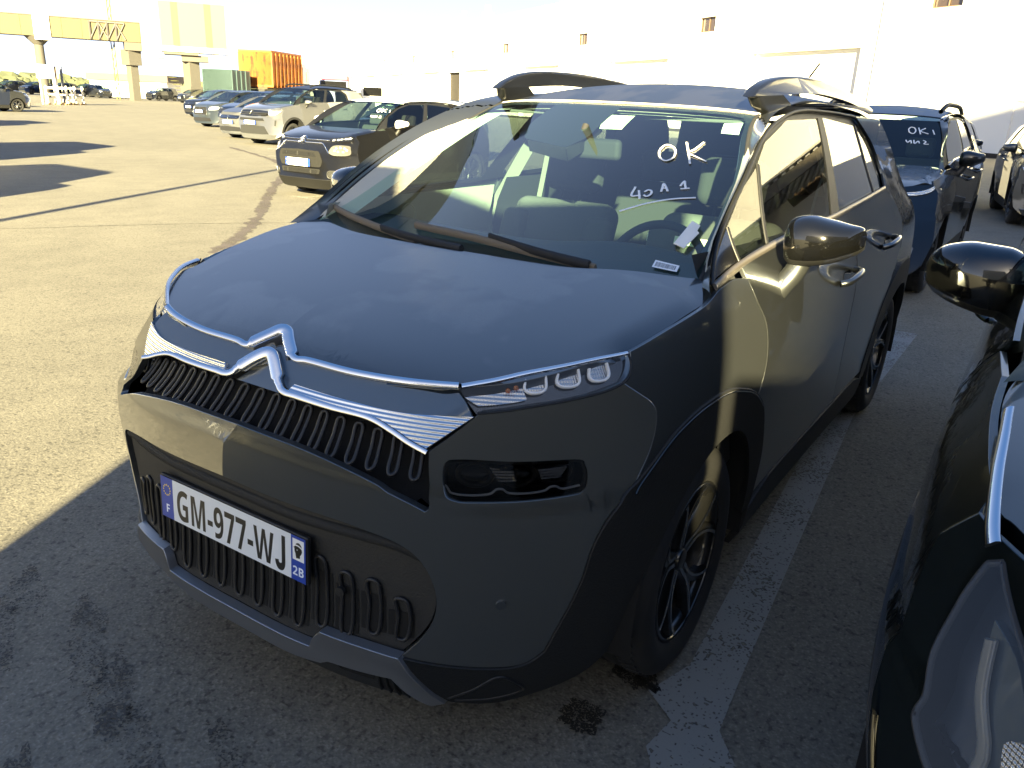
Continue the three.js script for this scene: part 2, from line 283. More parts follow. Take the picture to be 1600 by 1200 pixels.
const bar = (a, b, r, m = 8) => { const A = V(...a), B = V(...b), g = new THREE.CylinderGeometry(r, r, A.distanceTo(B), m); g.applyQuaternion(new THREE.Quaternion().setFromUnitVectors(V(0, 1, 0), B.clone().sub(A).normalize())); g.translate((A.x + B.x) / 2, (A.y + B.y) / 2, (A.z + B.z) / 2); return g; };
const beam = (a, b, w, h) => { const A = V(...a), B = V(...b), g = new THREE.BoxGeometry(w, h, A.distanceTo(B)); g.applyMatrix4(new THREE.Matrix4().lookAt(B, A, V(0, 1, 0))); g.translate((A.x + B.x) / 2, (A.y + B.y) / 2, (A.z + B.z) / 2); return g; };
// ---------- materials ----------
const rgb = (r, g, b) => new THREE.Color().setRGB(r, g ?? r, b ?? r);
const std = (c, roughness = .6, metalness = 0, more = {}) => new THREE.MeshStandardMaterial({ color: c, roughness, metalness, ...more });
const phys = (c, roughness, metalness, more = {}) => new THREE.MeshPhysicalMaterial({ color: c, roughness, metalness, ...more });
const flakeTex = dataTex(256, (x, y) => { const n = hash(x * 256, y * 256, 3); return [.4 + .6 * n]; });
const carPaint = (r, g, b, metal = .85, rough = .33) => phys(rgb(r, g, b), rough, metal, { clearcoat: 1, clearcoatRoughness: .025 });
// dust film on upward faces: a dull pale layer with washed edges, in metres of the panel
const dustMaps = (seed, base, amount) => {
  const f = (x, y) => { const a = fbm(x * 5, y * 5, seed, 5, 5), s = fbm(x * 3 + a * 1.2, y * 5, seed + 9, 0, 4), k = sstep(.50, .60, a * .6 + s * .4), d = hash(x * 512, y * 512, seed); return clamp(k * .85 + .05) * (.75 + .5 * d); };
  const dust = [.42, .37, .31];
  return {
    map: dataTex(512, (x, y) => { const k = f(x, y) * amount; return base.map((c, i) => Math.pow(lerp(c, dust[i], k), 1 / 2.2)); }, { srgb: true }),
    clearcoatRoughnessMap: null,
  };
};
const M = {};
M.paint = phys(rgb(.145, .154, .157), .30, .88, { clearcoat: 1, clearcoatRoughness: .02 });
{ const d = dustMaps(5, [.036, .043, .046], .15); M.paintDusty = phys(rgb(1), .29, .87, { clearcoat: 1, clearcoatRoughness: .015, map: d.map }); }
{ const d = dustMaps(11, [.045, .05, .056], .12); M.roofDusty = phys(rgb(1), .36, .75, { clearcoat: .8, clearcoatRoughness: .05, map: d.map }); }
M.black = std(rgb(.011), .5);
M.cladding = std(rgb(.013, .0135, .014), .62, 0, { bumpMap: dataTex(128, (x, y) => [fbm(x * 32, y * 32, 4, 32, 2)], { rep: 10 }), bumpScale: .0006 });
M.gloss = phys(rgb(.006), .12, 0, { clearcoat: 1, clearcoatRoughness: .02 });
M.piano = phys(rgb(.0035), .12, 0, { clearcoat: 1, clearcoatRoughness: .02 });
M.dark = std(rgb(.004), .9);
M.loop = std(rgb(.017, .017, .018), .45, .1);
M.chrome = std(rgb(.74, .75, .78), .13, 1);
M.ribbed = std(rgb(.62, .63, .66), .2, 1, { bumpMap: dataTex(64, (x, y) => [.5 + .5 * Math.cos(y * Math.PI * 2 * 4)], { rep: 32 }), bumpScale: .0013 });
M.satin = std(rgb(.30, .31, .33), .36, .85);
M.trim = std(rgb(.16, .14, .12), .35, .6);
M.rubber = std(rgb(.016, .016, .017), .82);
M.tyre = std(rgb(.017, .0168, .0165), .78);
M.alloyDark = phys(rgb(.012), .3, .3, { clearcoat: .8, clearcoatRoughness: .1 });
M.alloyCut = std(rgb(.52, .53, .55), .26, 1);
M.disc = std(rgb(.30, .29, .28), .4, .9);
M.glass = phys(rgb(.68, .88, .83), .0, 0, { transmission: 1, thickness: 0, ior: 1.33 });
M.glassDark = phys(rgb(.42, .47, .44), .0, 0, { transmission: 1, thickness: 0, ior: 1.52 });
M.lens = phys(rgb(.97), .0, 0, { transmission: 1, thickness: 0, ior: 1.45 });
M.lensSmoke = phys(rgb(.30), .0, 0, { transmission: 1, thickness: 0, ior: 1.55 });
M.reflector = std(rgb(.42), .22, 1, { bumpMap: dataTex(64, (x, y) => [.5 + .25 * Math.cos(x * Math.PI * 8) + .25 * Math.cos(y * Math.PI * 8)], { rep: 34 }), bumpScale: .0012 });
M.whiteTube = std(rgb(.8), .3);
M.amber = phys(rgb(.7, .22, .03), .2, 0, { transmission: .6, thickness: 0 });
M.whitePaint = std(rgb(.86), .7);
M.paper = std(rgb(.82, .80, .76), .9, 0, { side: THREE.DoubleSide });
M.dash = std(rgb(.030, .031, .033), .7, 0, { bumpMap: dataTex(128, (x, y) => [fbm(x * 40, y * 40, 8, 40, 2)], { rep: 8 }), bumpScale: .0005 });
M.cream = std(rgb(.48, .47, .41), .8);
M.fabric = std(rgb(.10, .098, .09), .95, 0, { bumpMap: dataTex(128, (x, y) => [.5 + .25 * Math.sin(x * 400) + .25 * Math.sin(y * 400)], { rep: 4 }), bumpScale: .0008 });
M.fabricDark = std(rgb(.022), .95);
M.strap = std(rgb(.30, .30, .26), .8);
M.wiperDusty = std(rgb(.16, .13, .095), .9);
M.rail = phys(rgb(.035, .036, .038), .34, .85, { clearcoat: .6, clearcoatRoughness: .08 });
M.mirror = std(rgb(.8), .02, 1);
// ---------- wheel: tyre, rim with five forked spokes, disc; axis along +x, outer face at x = 0 ----------
function wheelParts(root, r = .325, rimR = .222, width = .205, label) {
  const w = new THREE.Group(); w.name = 'wheel'; root.add(w);
  const lathe = pr => { const g = new THREE.LatheGeometry(pr.map(p => new THREE.Vector2(p[0], p[1])), 72); g.rotateZ(-Math.PI / 2); return g; };
  // profile radius, x
  const ty = [[rimR - .012, -.02], [rimR + .004, -.006], [rimR + .02, .003], [rimR + .045, .010], [r - .035, .008], [r - .018, -.002], [r - .006, -.014], [r, -.03], [r + .001, -.075], [r - .006, -.077], [r - .006, -.085], [r + .001, -.087], [r + .001, -.12], [r - .006, -.122], [r - .006, -.13], [r + .001, -.132], [r, -width + .03], [r - .02, -width], [r - .06, -width - .006], [rimR, -width + .01]];
  const tg = [lathe(ty)];
  for (let k = 0; k < 60; k++) for (const [x0, sk] of [[-.030, .5], [-.17, -.5]]) { const a = k / 60 * Math.PI * 2, b = new THREE.BoxGeometry(.05, .008, .012); b.rotateX(.0); b.rotateY(sk * .7); b.translate(x0 - .018 * Math.sign(1), r - .0006, 0); b.rotateX(a); tg.push(b); }
  mesh('tyre', tg, M.tyre, w);
  const rim = [lathe([[rimR - .006, -.002], [rimR + .006, -.004], [rimR - .004, -.012], [rimR - .022, -.03], [rimR - .03, -width + .03], [rimR - .01, -width + .01]]), lathe([[0, -.055], [.06, -.052], [.068, -.07], [.2, -.11], [.2, -.12]])];
  mesh('rim', rim, M.alloyDark, w);
  mesh('brake_disc', lathe([[.06, -.10], [.135, -.10], [.138, -.115], [.06, -.12]]), M.disc, w);
  for (let k = 0; k < 5; k++) {
    const a0 = k / 5 * Math.PI * 2 + .3, dark = [], cut = [];
    const P = (rr, a, x) => V(x, Math.sin(a) * rr, Math.cos(a) * rr);
    for (const s of [-1, 1]) {
      const rows = [], rows2 = [];
      for (let i = 0; i <= 10; i++) {
        const t = i / 10, rr = lerp(.035, rimR - .008, t), a = a0 + s * (t < .35 ? .16 * (1 - t / .35) * .3 + .02 : .02 + .30 * ((t - .35) / .65) ** 1.3), x = -.030 + .026 * t ** 1.4, hw = lerp(.016, .011, t) * (t > .85 ? 1 + (t - .85) * 5 : 1);
        const c = P(rr, a, x), side = P(1, a + Math.PI / 2, 0).setX(0);
        const q = [[-1.25, -.03], [-1, 0], [1, 0], [1.25, -.03]].map(([u, h]) => [c.clone().addScaledVector(side, u * hw).add(V(h - .003, 0, 0)), side.clone().multiplyScalar(Math.abs(u) > 1.1 ? u : u * .3).add(V(.7, 0, 0)).normalize()]);
        rows.push(q);
        const e = s > 0 ? 1 : -1; rows2.push([[e * .15, .001], [e * .95, .0012]].map(([u, h]) => [c.clone().addScaledVector(side, u * hw).add(V(h, 0, 0)), V(1, 0, 0)]));
      }
      dark.push(skin(rows)); cut.push(skin(rows2));
    }
    const sp = mesh('spoke', dark, M.alloyDark, w); mesh('spoke_face', cut, M.alloyCut, w);
  }
  mesh('hub_cap', lathe([[0, -.020], [.026, -.021], [.030, -.026], [.032, -.04]]), M.alloyDark, w);
  return w;
}
function placeWheels(root, track, zf, zr, r, steer = 0) {
  const proto = wheelParts(root, r, r * .683, .205);
  const put = (w, x, z, turn) => { w.position.set(x, r, z); w.rotation.y = turn; };
  put(proto, track, zf, steer);
  for (const [x, z] of [[-track, zf], [track, zr], [-track, zr]]) { const c = proto.clone(); root.add(c); put(c, x, z, x < 0 ? Math.PI : 0); }
}
// ---------- wing mirror, left side of a car; origin at the foot ----------
function mirrorParts(root, P0, dir, mats, { w = .25, h = .155, stalk = true, blinker = true, blunt = 0 } = {}) {
  // shell built as stacked oval rings from inboard to the outer tip
  const g = new THREE.Group(); g.name = 'wing_mirror'; root.add(g); g.position.set(...P0); if (dir < 0) g.scale.x = 1;
  const k = h / .135, TT = pchip([0, .04, .12, .28, .55, .8, .95, 1], (blunt ? [.020, .048, .062, .072, .072, .060, .038, .012] : [.036, .058, .069, .074, .064, .050, .041, .026]).map(v => v * k)), BB = pchip([0, .04, .12, .3, .6, .85, .96, 1], (blunt ? [-.020, -.048, -.060, -.064, -.056, -.040, -.022, -.004] : [-.030, -.055, -.066, -.070, -.062, -.042, -.029, -.018]).map(v => v * k));
  const DD = pchip([0, .05, .2, .55, .85, .96, 1], blunt ? [.018, .045, .080, .095, .075, .045, .010] : [.030, .055, .080, .085, .060, .030, .006]);
  const s = dir, ring = (t, part) => {                      // t 0 inboard .. 1 tip
    const tp = TT(t), bt = BB(t), dd = DD(t), cy = .095 + .012 * t + (tp + bt) / 2, hh = tp - bt, sweep = -.05 * t * t, out = [];
    const [a0, a1] = part === 'top' ? [-.15, Math.PI * .999] : [Math.PI * 1.001, Math.PI * 2 - .15];
    for (let i = 0; i <= 28; i++) {
      const a = lerp(a0, a1, i / 28);                        // 0 = front (+z), pi/2 = top, pi = rear
      const pw = v => Math.sign(v) * Math.pow(Math.abs(v), .8), ca = pw(Math.cos(a)), sa = pw(Math.sin(a));
      out.push([V(s * t * w, cy + hh / 2 * sa, sweep + dd * (ca > 0 ? ca : ca * .25)), V(s * (t - .35) * .9, sa, ca * .9).normalize()]);
    }
    return out;
  };
  const fixN = rows => { // numeric normals for a smooth shell
    const n = rows.length, m = rows[0].length; const C = V(s * w * .45, .095, -.01);
    for (let i = 0; i < n; i++) for (let j = 0; j < m; j++) { const a = rows[Math.min(n - 1, i + 1)][j][0].clone().sub(rows[Math.max(0, i - 1)][j][0]), b = rows[i][Math.min(m - 1, j + 1)][0].clone().sub(rows[i][Math.max(0, j - 1)][0]), q = a.cross(b); if (q.length() < 1e-9) continue; q.normalize(); if (q.dot(rows[i][j][0].clone().sub(C)) < 0) q.negate(); rows[i][j][1] = q; }
    return rows;
  };
  const build = (part, lo = 0) => { const rows = []; for (let i = 0; i <= 36; i++) rows.push(ring((1 - Math.cos(Math.PI * i / 36)) / 2, part)); return rows; };
  const cut = (rows, f) => rows.map(r => f(r));
  const full = fixN(build('top').map((r, i) => r.concat(build('low')[i].slice(1))));
  const split = 3;                                         // body below a low belt line is matt
  mesh('shell', [skin(full.map(r => r.slice(0, 29))), skin(full.map(r => r.slice(51, 57)))], mats.top, g);
  mesh('lower_shell', [skin(full.map(r => r.slice(28, 52)))], mats.low, g);
  mesh('end_cap', [skin([0, 0].map((_, q) => full[0].map(([p]) => [q ? V(0, .095, 0) : p, V(-s, 0, 0)])))], mats.low, g);
  // glass at the back
  const gl = new THREE.CircleGeometry(.5, 24); gl.scale(w * .78, h * .72, 1); gl.rotateY(Math.PI); gl.translate(s * w * .47, .10, -.046); mesh('mirror_glass', gl, M.mirror, g);
  if (stalk) mesh('stalk', tube([[-.01 * s, -.075, .02], [.012 * s, -.035, .015], [.035 * s, .005, .0], [.055 * s, .06, -.01]], .032, 12, 12), mats.foot, g);
  if (blinker) { const pts = []; for (let i = 0; i <= 8; i++) { const r = full[20 + i]; pts.push(r[51][0].clone().add(V(s * .004, -.002, .003))); } mesh('turn_signal', tube(pts, .006, 16, 6), M.lens, g); }
  return g;
}
// ---------- number plate ----------
function plateTex(text, left, right, emblem) {
  return canvasTex(1040, 220, (c, w, h) => {
    c.fillStyle = '#d9dee3'; c.fillRect(0, 0, w, h); c.fillStyle = '#1d3f9e'; c.fillRect(0, 0, 96, h); c.fillRect(w - 92, 0, 92, h);
    c.fillStyle = '#dfe6f2'; c.textAlign = 'center'; c.textBaseline = 'middle'; c.font = 'bold 62px sans-serif'; c.fillText(left, 50, 168); c.fillText(right, w - 47, 172);
    c.fillStyle = '#e9c92f'; for (let k = 0; k < 12; k++) { const a = k / 12 * Math.PI * 2; c.beginPath(); c.arc(48 + Math.cos(a) * 27, 68 + Math.sin(a) * 27, 4.5, 0, 7); c.fill(); }
    if (emblem) { c.fillStyle = '#e6e8ea'; c.fillRect(w - 82, 14, 72, 104); c.fillStyle = '#141414'; c.beginPath(); c.ellipse(w - 46, 62, 24, 32, .15, 0, 7); c.fill(); c.beginPath(); c.moveTo(w - 66, 72); c.lineTo(w - 60, 108); c.lineTo(w - 36, 104); c.lineTo(w - 34, 80); c.fill(); c.beginPath(); c.moveTo(w - 62, 48); c.lineTo(w - 76, 58); c.lineTo(w - 62, 64); c.fill(); c.strokeStyle = '#e6e8ea'; c.lineWidth = 7; c.beginPath(); c.moveTo(w - 70, 46); c.quadraticCurveTo(w - 44, 40, w - 22, 54); c.lineTo(w - 16, 74); c.stroke(); c.fillStyle = '#e6e8ea'; c.beginPath(); c.arc(w - 53, 66, 3, 0, 7); c.fill(); }
    c.fillStyle = c.strokeStyle = '#15171a'; c.save(); c.font = 'bold 226px sans-serif'; c.translate(w / 2 - 2, h / 2 + 12);
    const hook = text.endsWith('J'), body = hook ? text.slice(0, -1) : text, jw = 128, tw = c.measureText(body).width + (hook ? jw : 0); c.scale(800 / tw, 1); c.textAlign = 'left'; c.fillText(body, -tw / 2, 0);
    if (hook) { const x = tw / 2 - 30; c.lineWidth = 36; c.beginPath(); c.moveTo(x, -94); c.lineTo(x, 34); c.quadraticCurveTo(x, 66, x - 36, 66); c.quadraticCurveTo(x - 64, 66, x - 68, 36); c.stroke(); }
    c.restore();
  });
}
function plateParts(root, NS, tex, y0, off, w = .52, h = .11, tilt = 0) {
  const g = new THREE.Group(); g.name = 'number_plate'; root.add(g);
  const c = NS(0, y0)[0]; g.position.set(0, y0, c.z + off); g.rotation.x = tilt;
  mesh('plate_back', box(w + .008, h + .008, .012, 0, 0, -.006, .004), M.black, g);
  const pl = new THREE.PlaneGeometry(w, h, 1, 1); pl.translate(0, 0, .0025); mesh('plate_face', pl, std(rgb(1), .35, 0, { map: tex }), g);
  return g;
}
// ---------- the main car: dark grey compact SUV ----------
const UF = uz(0), UR = uz(-2.604);
const arc = (u0, y0, r, a0, a1, n = 20) => { const o = []; for (let i = 0; i <= n; i++) { const a = lerp(a0, a1, i / n) * Math.PI / 180; o.push([u0 + r * Math.cos(a), y0 + r * Math.sin(a)]); } return o; };
const REM = {                                               // outlines shared by neighbours, [u, y]
  lampOut: [[.575, .925, 1], [.70, .945], [.85, .9665], [.98, .9815], [1.085, .985, 1], [1.082, .968], [1.055, .942], [1.02, .931], [.90, .914], [.76, .899], [.625, .886, 1]],
  lampLow: [[.566, .788], [.60, .800], [.70, .803], [.868, .801], [.893, .785], [.897, .755], [.888, .732], [.85, .725], [.66, .723], [.60, .725], [.572, .742]],
};
function buildMainCar() {
  const t = thing('compact_suv', 'large dark grey compact suv nearest in the middle, with white marker writing on its windscreen', 'car');
  const add = (name, geos, mat, parent = t, label) => mesh(name, geos, mat, parent, label);
  const g2 = .0022;                                        // half of a panel gap
  // ---- front bumper, painted
  const halfB = [[0, .655, 1], [.30, .652], [.42, .640], [.49, .622], [.535, .585], [.562, .52], [.562, .455], [.535, .395], [.487, .338, 1], [.56, .330], [.68, .318], [.77, .318], [.818, .345, 1], [.845, .42], [.880, .52], [.900, .60], [.93, .66], [.975, .70], [1.03, .725, 1], [1.09, .80], [1.115, .86], [1.098, .890, 1], [1.036, .933, 1], [.90, .9115], [.76, .8965], [.64, .883, 1], [.628, .876], [.527, .806, 1], [.535, .765], [.548, .715], [.54, .703, 1], [.46, .730], [.40, .742], [.22, .762], [0, .766, 1]];
  const cb = curve(halfB, 6);
  const toHalf = pts => pts.filter((p, i) => true);
  const left = panel(WN, cb, { rim: .016, step: .018, holes: [curve(REM.lampLow, 6)] });
  add('front_bumper', both(left), M.paint);
  // ---- upper grille recess and loops
  add('upper_grille_back', panel(WN, mirrorHalf([[0, .74], [.545, .70], [.535, .80], [.50, .835], [.36, .86], [0, .88]]), { off: -.055, step: .05 }), M.dark);
  for (let k = -9; k <= 9; k++) {
    const u = k * .0545, q = [], yb = lerp(.772, .752, Math.abs(u) / .5), yt = lerp(.846, .822, (Math.abs(u) / .5) ** 2);
    for (const [du, fy] of [[-.0085, 1], [-.010, .55], [-.0085, .08], [0, 0], [.0085, .08], [.010, .55], [.0085, 1], [0, 1.04]]) { const y = lerp(yb, yt, fy), lean = (1 - fy) * .004; q.push(WN(u + du + Math.sign(u) * (1 - fy) * .006, y)[0].addScaledVector(WN(u, .8)[1], -.030 + .014 * (1 - fy) ** 2)); }
    add('grille_loop', tube(q, .0052, 40, 6, true), M.loop);
  }
  // ---- lower chrome: emblem chevron, polished edge, ribbed wings
  const lowEdge = [[0, .9135], [.012, .911], [.028, .902], [.06, .878], [.086, .858], [.104, .8535], [.14, .8535], [.26, .8515], [.369, .848], [.43, .833], [.477, .817], [.524, .804]];
  const lowPath = along([...lowEdge.slice(1).reverse().map(p => [-p[0], p[1]]), ...lowEdge], 150);
  add('lower_chrome_bar', band(WN, lowPath, f => { const a = Math.abs(f * 2 - 1); return a < .145 ? .030 : lerp(.016, .011, sstep(.14, .9, a)); }, f => Math.abs(f * 2 - 1) < .17 ? .013 : .008, { off: .001, flat: .78 }), M.chrome);
  add('chrome_wing', both(panel(WN, curve([[.112, .8595, 1], [.26, .857], [.369, .8535], [.43, .840], [.477, .824], [.520, .812, 1], [.572, .846], [.624, .876, 1], [.56, .873], [.433, .868], [.327, .870], [.20, .872], [.122, .8725, 1]], 6), { off: .003, step: .012, rim: .008 })), M.ribbed);
  // ---- nose panel between the two chrome strips
  const noseHalf = [[0, .895, 1], [.05, .875], [.10, .862, 1], [.30, .864], [.433, .866], [.56, .872], [.618, .878, 1], [.60, .900], [.572, .920, 1], [.43, .921], [.29, .920], [.09, .918], [0, .955, 1]];
  add('nose_panel', panel(WN, mirrorHalf(curve(noseHalf, 5).filter(p => p[0] >= -1e-6)), { off: -.006, step: .025, rim: .006 }), M.paint);
  add('emblem_gusset', panel(WN, [[-.075, .850], [.075, .850], [.04, .88], [0, .902], [-.04, .88]], { off: -.012, step: .02 }), M.paint);
  // ---- upper chrome with the second chevron
  const upEdge = [[0, .9585], [.012, .956], [.028, .946], [.055, .930], [.075, .9185], [.092, .9165], [.12, .9195], [.29, .920], [.44, .9225], [.577, .9265]];
  const upPath = along([...upEdge.slice(1).reverse().map(p => [-p[0], p[1]]), ...upEdge], 170);
  add('upper_chrome_bar', band(WN, upPath, f => { const a = Math.abs(f * 2 - 1); return a < .13 ? .029 : .0155; }, f => Math.abs(f * 2 - 1) < .15 ? .014 : .009, { off: 0, flat: .78 }), M.chrome);
  // ---- upper lamps: thin strip with chrome brow, turn signal and three light pods
  const lampUp = curve(REM.lampOut, 6);
  for (const s of [1, -1]) {
    const S = s > 0 ? g => g : mirrorX, lamp = new THREE.Group(); lamp.name = 'headlamp'; t.add(lamp);
    add('lamp_housing', S(panel(WN, lampUp, { off: -.022, step: .03 })), M.gloss, lamp);
    add('chrome_brow', S(band(WN, along([[.579, .926], [.70, .9465], [.85, .9665], [.98, .980], [1.083, .9835]], 40), f => lerp(.0125, .009, f), .008, { off: .0005 })), M.chrome, lamp);
    add('signal_reflector', S(panel(WN, curve([[.592, .912, 1], [.765, .943, 1], [.777, .918, 1], [.762, .912], [.63, .899, 1]], 4), { off: -.014, step: .02 })), M.reflector, lamp);
    for (const [a, b] of [[.715, .928], [.745, .934]]) { const [p, n] = WN(a, b); add('amber_bulb', S(new THREE.SphereGeometry(.0055, 12, 8).translate(p.x - n.x * .008, p.y - n.y * .008, p.z - n.z * .008).toNonIndexed()), M.amber, lamp); }
    for (const [u, y] of [[.805, .944], [.895, .954], [.985, .961]]) {
      const pod = [[u + .036, y + .013], [u + .030, y - .009], [u + .016, y - .0165], [u - .022, y - .0165], [u - .030, y - .010], [u - .022, y + .006]];
      add('pod_reflector', S(panel(WN, curve(pod, 4), { off: -.017, step: .012 })), M.reflector, lamp);
      add('light_guide', S(band(WN, along(pod, 24), .006, .006, { off: -.012 })), M.whiteTube, lamp);
    }
    add('lamp_lens', S(panel(WN, lampUp.map(p => [p[0], p[1]]), { off: .0005, step: .03 })), M.lens, lamp);
    add('lamp_seal', S(band(WN, along([[.632, .8825], [.76, .8965], [.90, .9118], [1.03, .929], [1.062, .940], [1.088, .966], [1.090, .988]], 50), .006, .002)), M.rubber, lamp);
    // lower lamp
    const low = new THREE.Group(); low.name = 'lower_lamp'; t.add(low);
    const o = curve(REM.lampLow, 6);
    add('lamp_housing', S(panel(WN, o, { off: -.055, step: .03 })), M.gloss, low);
    add('lamp_rim', S(band(WN, o, .012, .003, { off: -.010, closed: true })), M.black, low);
    for (const u of [.63, .74, .835]) { const [p, n] = WN(u, .772), [p2] = WN(u, .772); const q = new THREE.SphereGeometry(.021, 16, 10).scale(1.5, 1, 1).lookAt(n).translate(p.x - n.x * .036, p.y - n.y * .036, p.z - n.z * .036).toNonIndexed(); add('projector', S(q), M.lens, low); add('projector_cup', S(new THREE.TorusGeometry(.024, .004, 6, 20).scale(1.5, 1, 1).lookAt(n).translate(p.x - n.x * .04, p.y - n.y * .04, p.z - n.z * .04).toNonIndexed()), M.loop, low); }
    add('light_guide', S(band(WN, along([[.570, .752], [.580, .746], [.586, .742], [.672, .7405], [.685, .7475], [.70, .7475], [.712, .741], [.80, .740], [.812, .7465], [.826, .7465], [.838, .740], [.882, .742]], 90), .0042, .003, { off: -.0085 })), std(rgb(.95), .4), low);
    for (const q of [[[.69, .757], [.735, .757], [.725, .785], [.665, .790]], [[.80, .757], [.845, .757], [.868, .788], [.79, .786]]]) add('reflector_facet', S(panel(WN, q, { off: -.030, step: .02, rim: .02 })), M.reflector, low);
    add('lamp_lens', S(panel(WN, o, { off: -.004, step: .03, rim: .008 })), M.lensSmoke, low);
  }
  // ---- black lower intake with loops
  const lowOpen = curve([[0, .652, 1], [.30, .649], [.42, .637], [.487, .618], [.530, .583], [.557, .52], [.557, .456], [.531, .398], [.482, .341, 1], [.40, .338], [.29, .345], [.26, .310], [.10, .304], [0, .303, 1]], 6);
  add('lower_intake', panel(WN, mirrorHalf(lowOpen.filter(p => p[0] >= -1e-6)), { off: -.014, step: .03, rim: .02, holes: [] }), M.cladding);
  add('intake_ridge', band(WN, along([[-.535, .590], [-.48, .610], [-.40, .617], [-.2, .618], [0, .618], [.2, .618], [.40, .617], [.48, .610], [.535, .590]], 60), .026, .012, { off: -.016 }), M.cladding);
  for (let k = -7; k <= 7; k++) {
    const a = Math.abs(k), u = k * .0685, yb = a < 4 ? .330 : a < 6 ? .352 : .372, yt = a < 5 ? .52 : a < 7 ? .50 : .47, sl = Math.sign(k) * .009 * (a / 7) ** 2, q = [];
    for (const [du, f] of [[-.013, 1], [-.0145, .6], [-.014, .10], [-.008, 0], [.008, 0], [.014, .10], [.0145, .6], [.013, 1], [0, 1.05]]) { const y = lerp(yb, yt, f); const [p, n] = WN(u + du + sl * Math.sin(f * Math.PI), y); q.push(p.addScaledVector(n, -.010)); }
    add('intake_loop', tube(q, .0048, 44, 6, true), M.loop);
    add('intake_slot', panel(WN, curve([[u - .036, yb + .006], [u - .036, yt - .03], [u + .036, yt - .03], [u + .036, yb + .006]].map(p => [u + (p[0] - u) * .86, p[1], 1]), 1), { off: -.0125, step: .03 }), M.dark);
  }
  const pl = plateParts(t, WN, plateTex('GM-977-WJ', 'F', '2B', true), .522, .010, .52, .11, -.045);
  for (const [u, y] of [[.703, .497], [-.703, .497], [.335, .462]]) { const [p, n] = WN(u, y); add('parking_sensor', new THREE.CylinderGeometry(.011, .011, .01, 20).rotateX(Math.PI / 2).lookAt(n).translate(p.x, p.y, p.z), u === .335 ? M.black : M.paint); }
  // ---- silver skid plate and black lip
  const skHalf = [[0, .300, 1], [.10, .301], [.258, .305, 1], [.270, .330], [.288, .349, 1], [.40, .344], [.482, .337, 1], [.53, .262], [.572, .190, 1], [.535, .165, 1], [.490, .235], [.462, .279, 1], [.40, .279], [.305, .279, 1], [.278, .262, 1], [.16, .245], [0, .242, 1]];
  add('skid_plate', panel(WN, mirrorHalf(curve(skHalf, 6).filter(p => p[0] >= -1e-6)), { off: .012, step: .02, rim: .022, bulge: .008 }), M.satin);
  add('front_lip', panel(WN, mirrorHalf([[0, .250], [.30, .270], [.47, .275], [.55, .19], [.50, .15], [.30, .17], [0, .18]]), { off: -.006, step: .04, rim: .05 }), M.cladding);
  for (const s of [1, -1]) { const S = s > 0 ? g => g : mirrorX;
    add('lip_slot', S(panel(WN, rnd([[.305, .272], [.420, .272], [.405, .232], [.318, .238]], .006), { off: -.004, step: .03 })), M.dark);
    for (let k = 0; k < 5; k++) add('lip_rib', S(band(WN, [[.425 + k * .016, .268 - k * .004], [.418 + k * .019, .228 - k * .008], [.415 + k * .022, .195 - k * .006]], .006, .006, { off: -.004 })), M.cladding); }
  // ---- black corner cladding with a blind fog recess, and arch trims
  const corner = curve([[.487, .334, 1], [.56, .326], [.68, .314], [.77, .314], [.822, .342, 1], [.849, .42], [.884, .52], [.904, .60], [.933, .655], [.978, .696], [1.034, .721, 1], [1.156, .790], [1.25, .818], [1.36, .832], [1.46, .831], [1.56, .808], [1.66, .776], [1.74, .738], [1.83, .684], [1.90, .61], [1.945, .50], [1.935, .40], [1.905, .31, 1], [1.822, .325, 1], ...arc(UF, .325, .382, 12, 168, 22), [1.073, .30, 1], [1.02, .20], [.96, .165], [.80, .150], [.66, .150], [.575, .185, 1], [.53, .262]], 4);
  add('arch_cladding', both(panel(WN, corner, { off: .004, step: .035, rim: .03 })), M.cladding);
  add('fog_recess', both(band(WN, along([[.585, .205], [.65, .25], [.705, .288], [.74, .275], [.79, .215], [.70, .190], [.60, .192]], 40), .007, .003, { off: .004 })), M.loop);
  add('arch_crease', both(band(WN, along([[1.02, .70], [1.156, .784], [1.25, .811], [1.36, .825], [1.46, .824], [1.56, .802], [1.66, .770], [1.74, .732], [1.82, .684]], 60), .004, .0025, { off: .004 })), M.piano);
  const rArch = [[UR - .385, .30, 1], [UR - .50, .30, 1], [UR - .48, .50], [UR - .40, .68], [UR - .2, .80], [UR, .83], [UR + .2, .80], [UR + .4, .68], [UR + .48, .5], [UR + .5, .30, 1], [UR + .385, .30, 1], ...arc(UR, .325, .382, 0, 180, 20)];
  add('rear_arch_cladding', both(panel(WN, curve(rArch, 4), { off: .004, step: .04, rim: .03 })), M.cladding);
  add('sill_cladding', both(panel(WN, [[1.90, .31], [1.90, .17], [UR - .44, .17], [UR - .44, .30], [3.4, .345], [2.1, .345]], { off: .006, step: .06, rim: .02 })), M.cladding);
  // ---- fender
  const fen = curve([[1.039, .935, 1], [1.101, .892, 1], [1.118, .862], [1.092, .80], [1.036, .727, 1], [1.154, .796], [1.25, .823], [1.36, .837], [1.46, .836], [1.56, .813], [1.665, .781], [1.74, .743, 1], [1.765, .80], [1.742, .95], [1.716, 1.01], [1.722, 1.066, 1], [1.66, 1.072], [1.60, 1.066], [1.545, 1.058, 1], [1.45, 1.036], [1.35, 1.022], [1.22, 1.004], [1.10, .985, 1], [1.085, .963], [1.06, .943]], 6);
  add('fender', both(panel(WN, fen, { rim: .012, step: .03 })), M.paint);
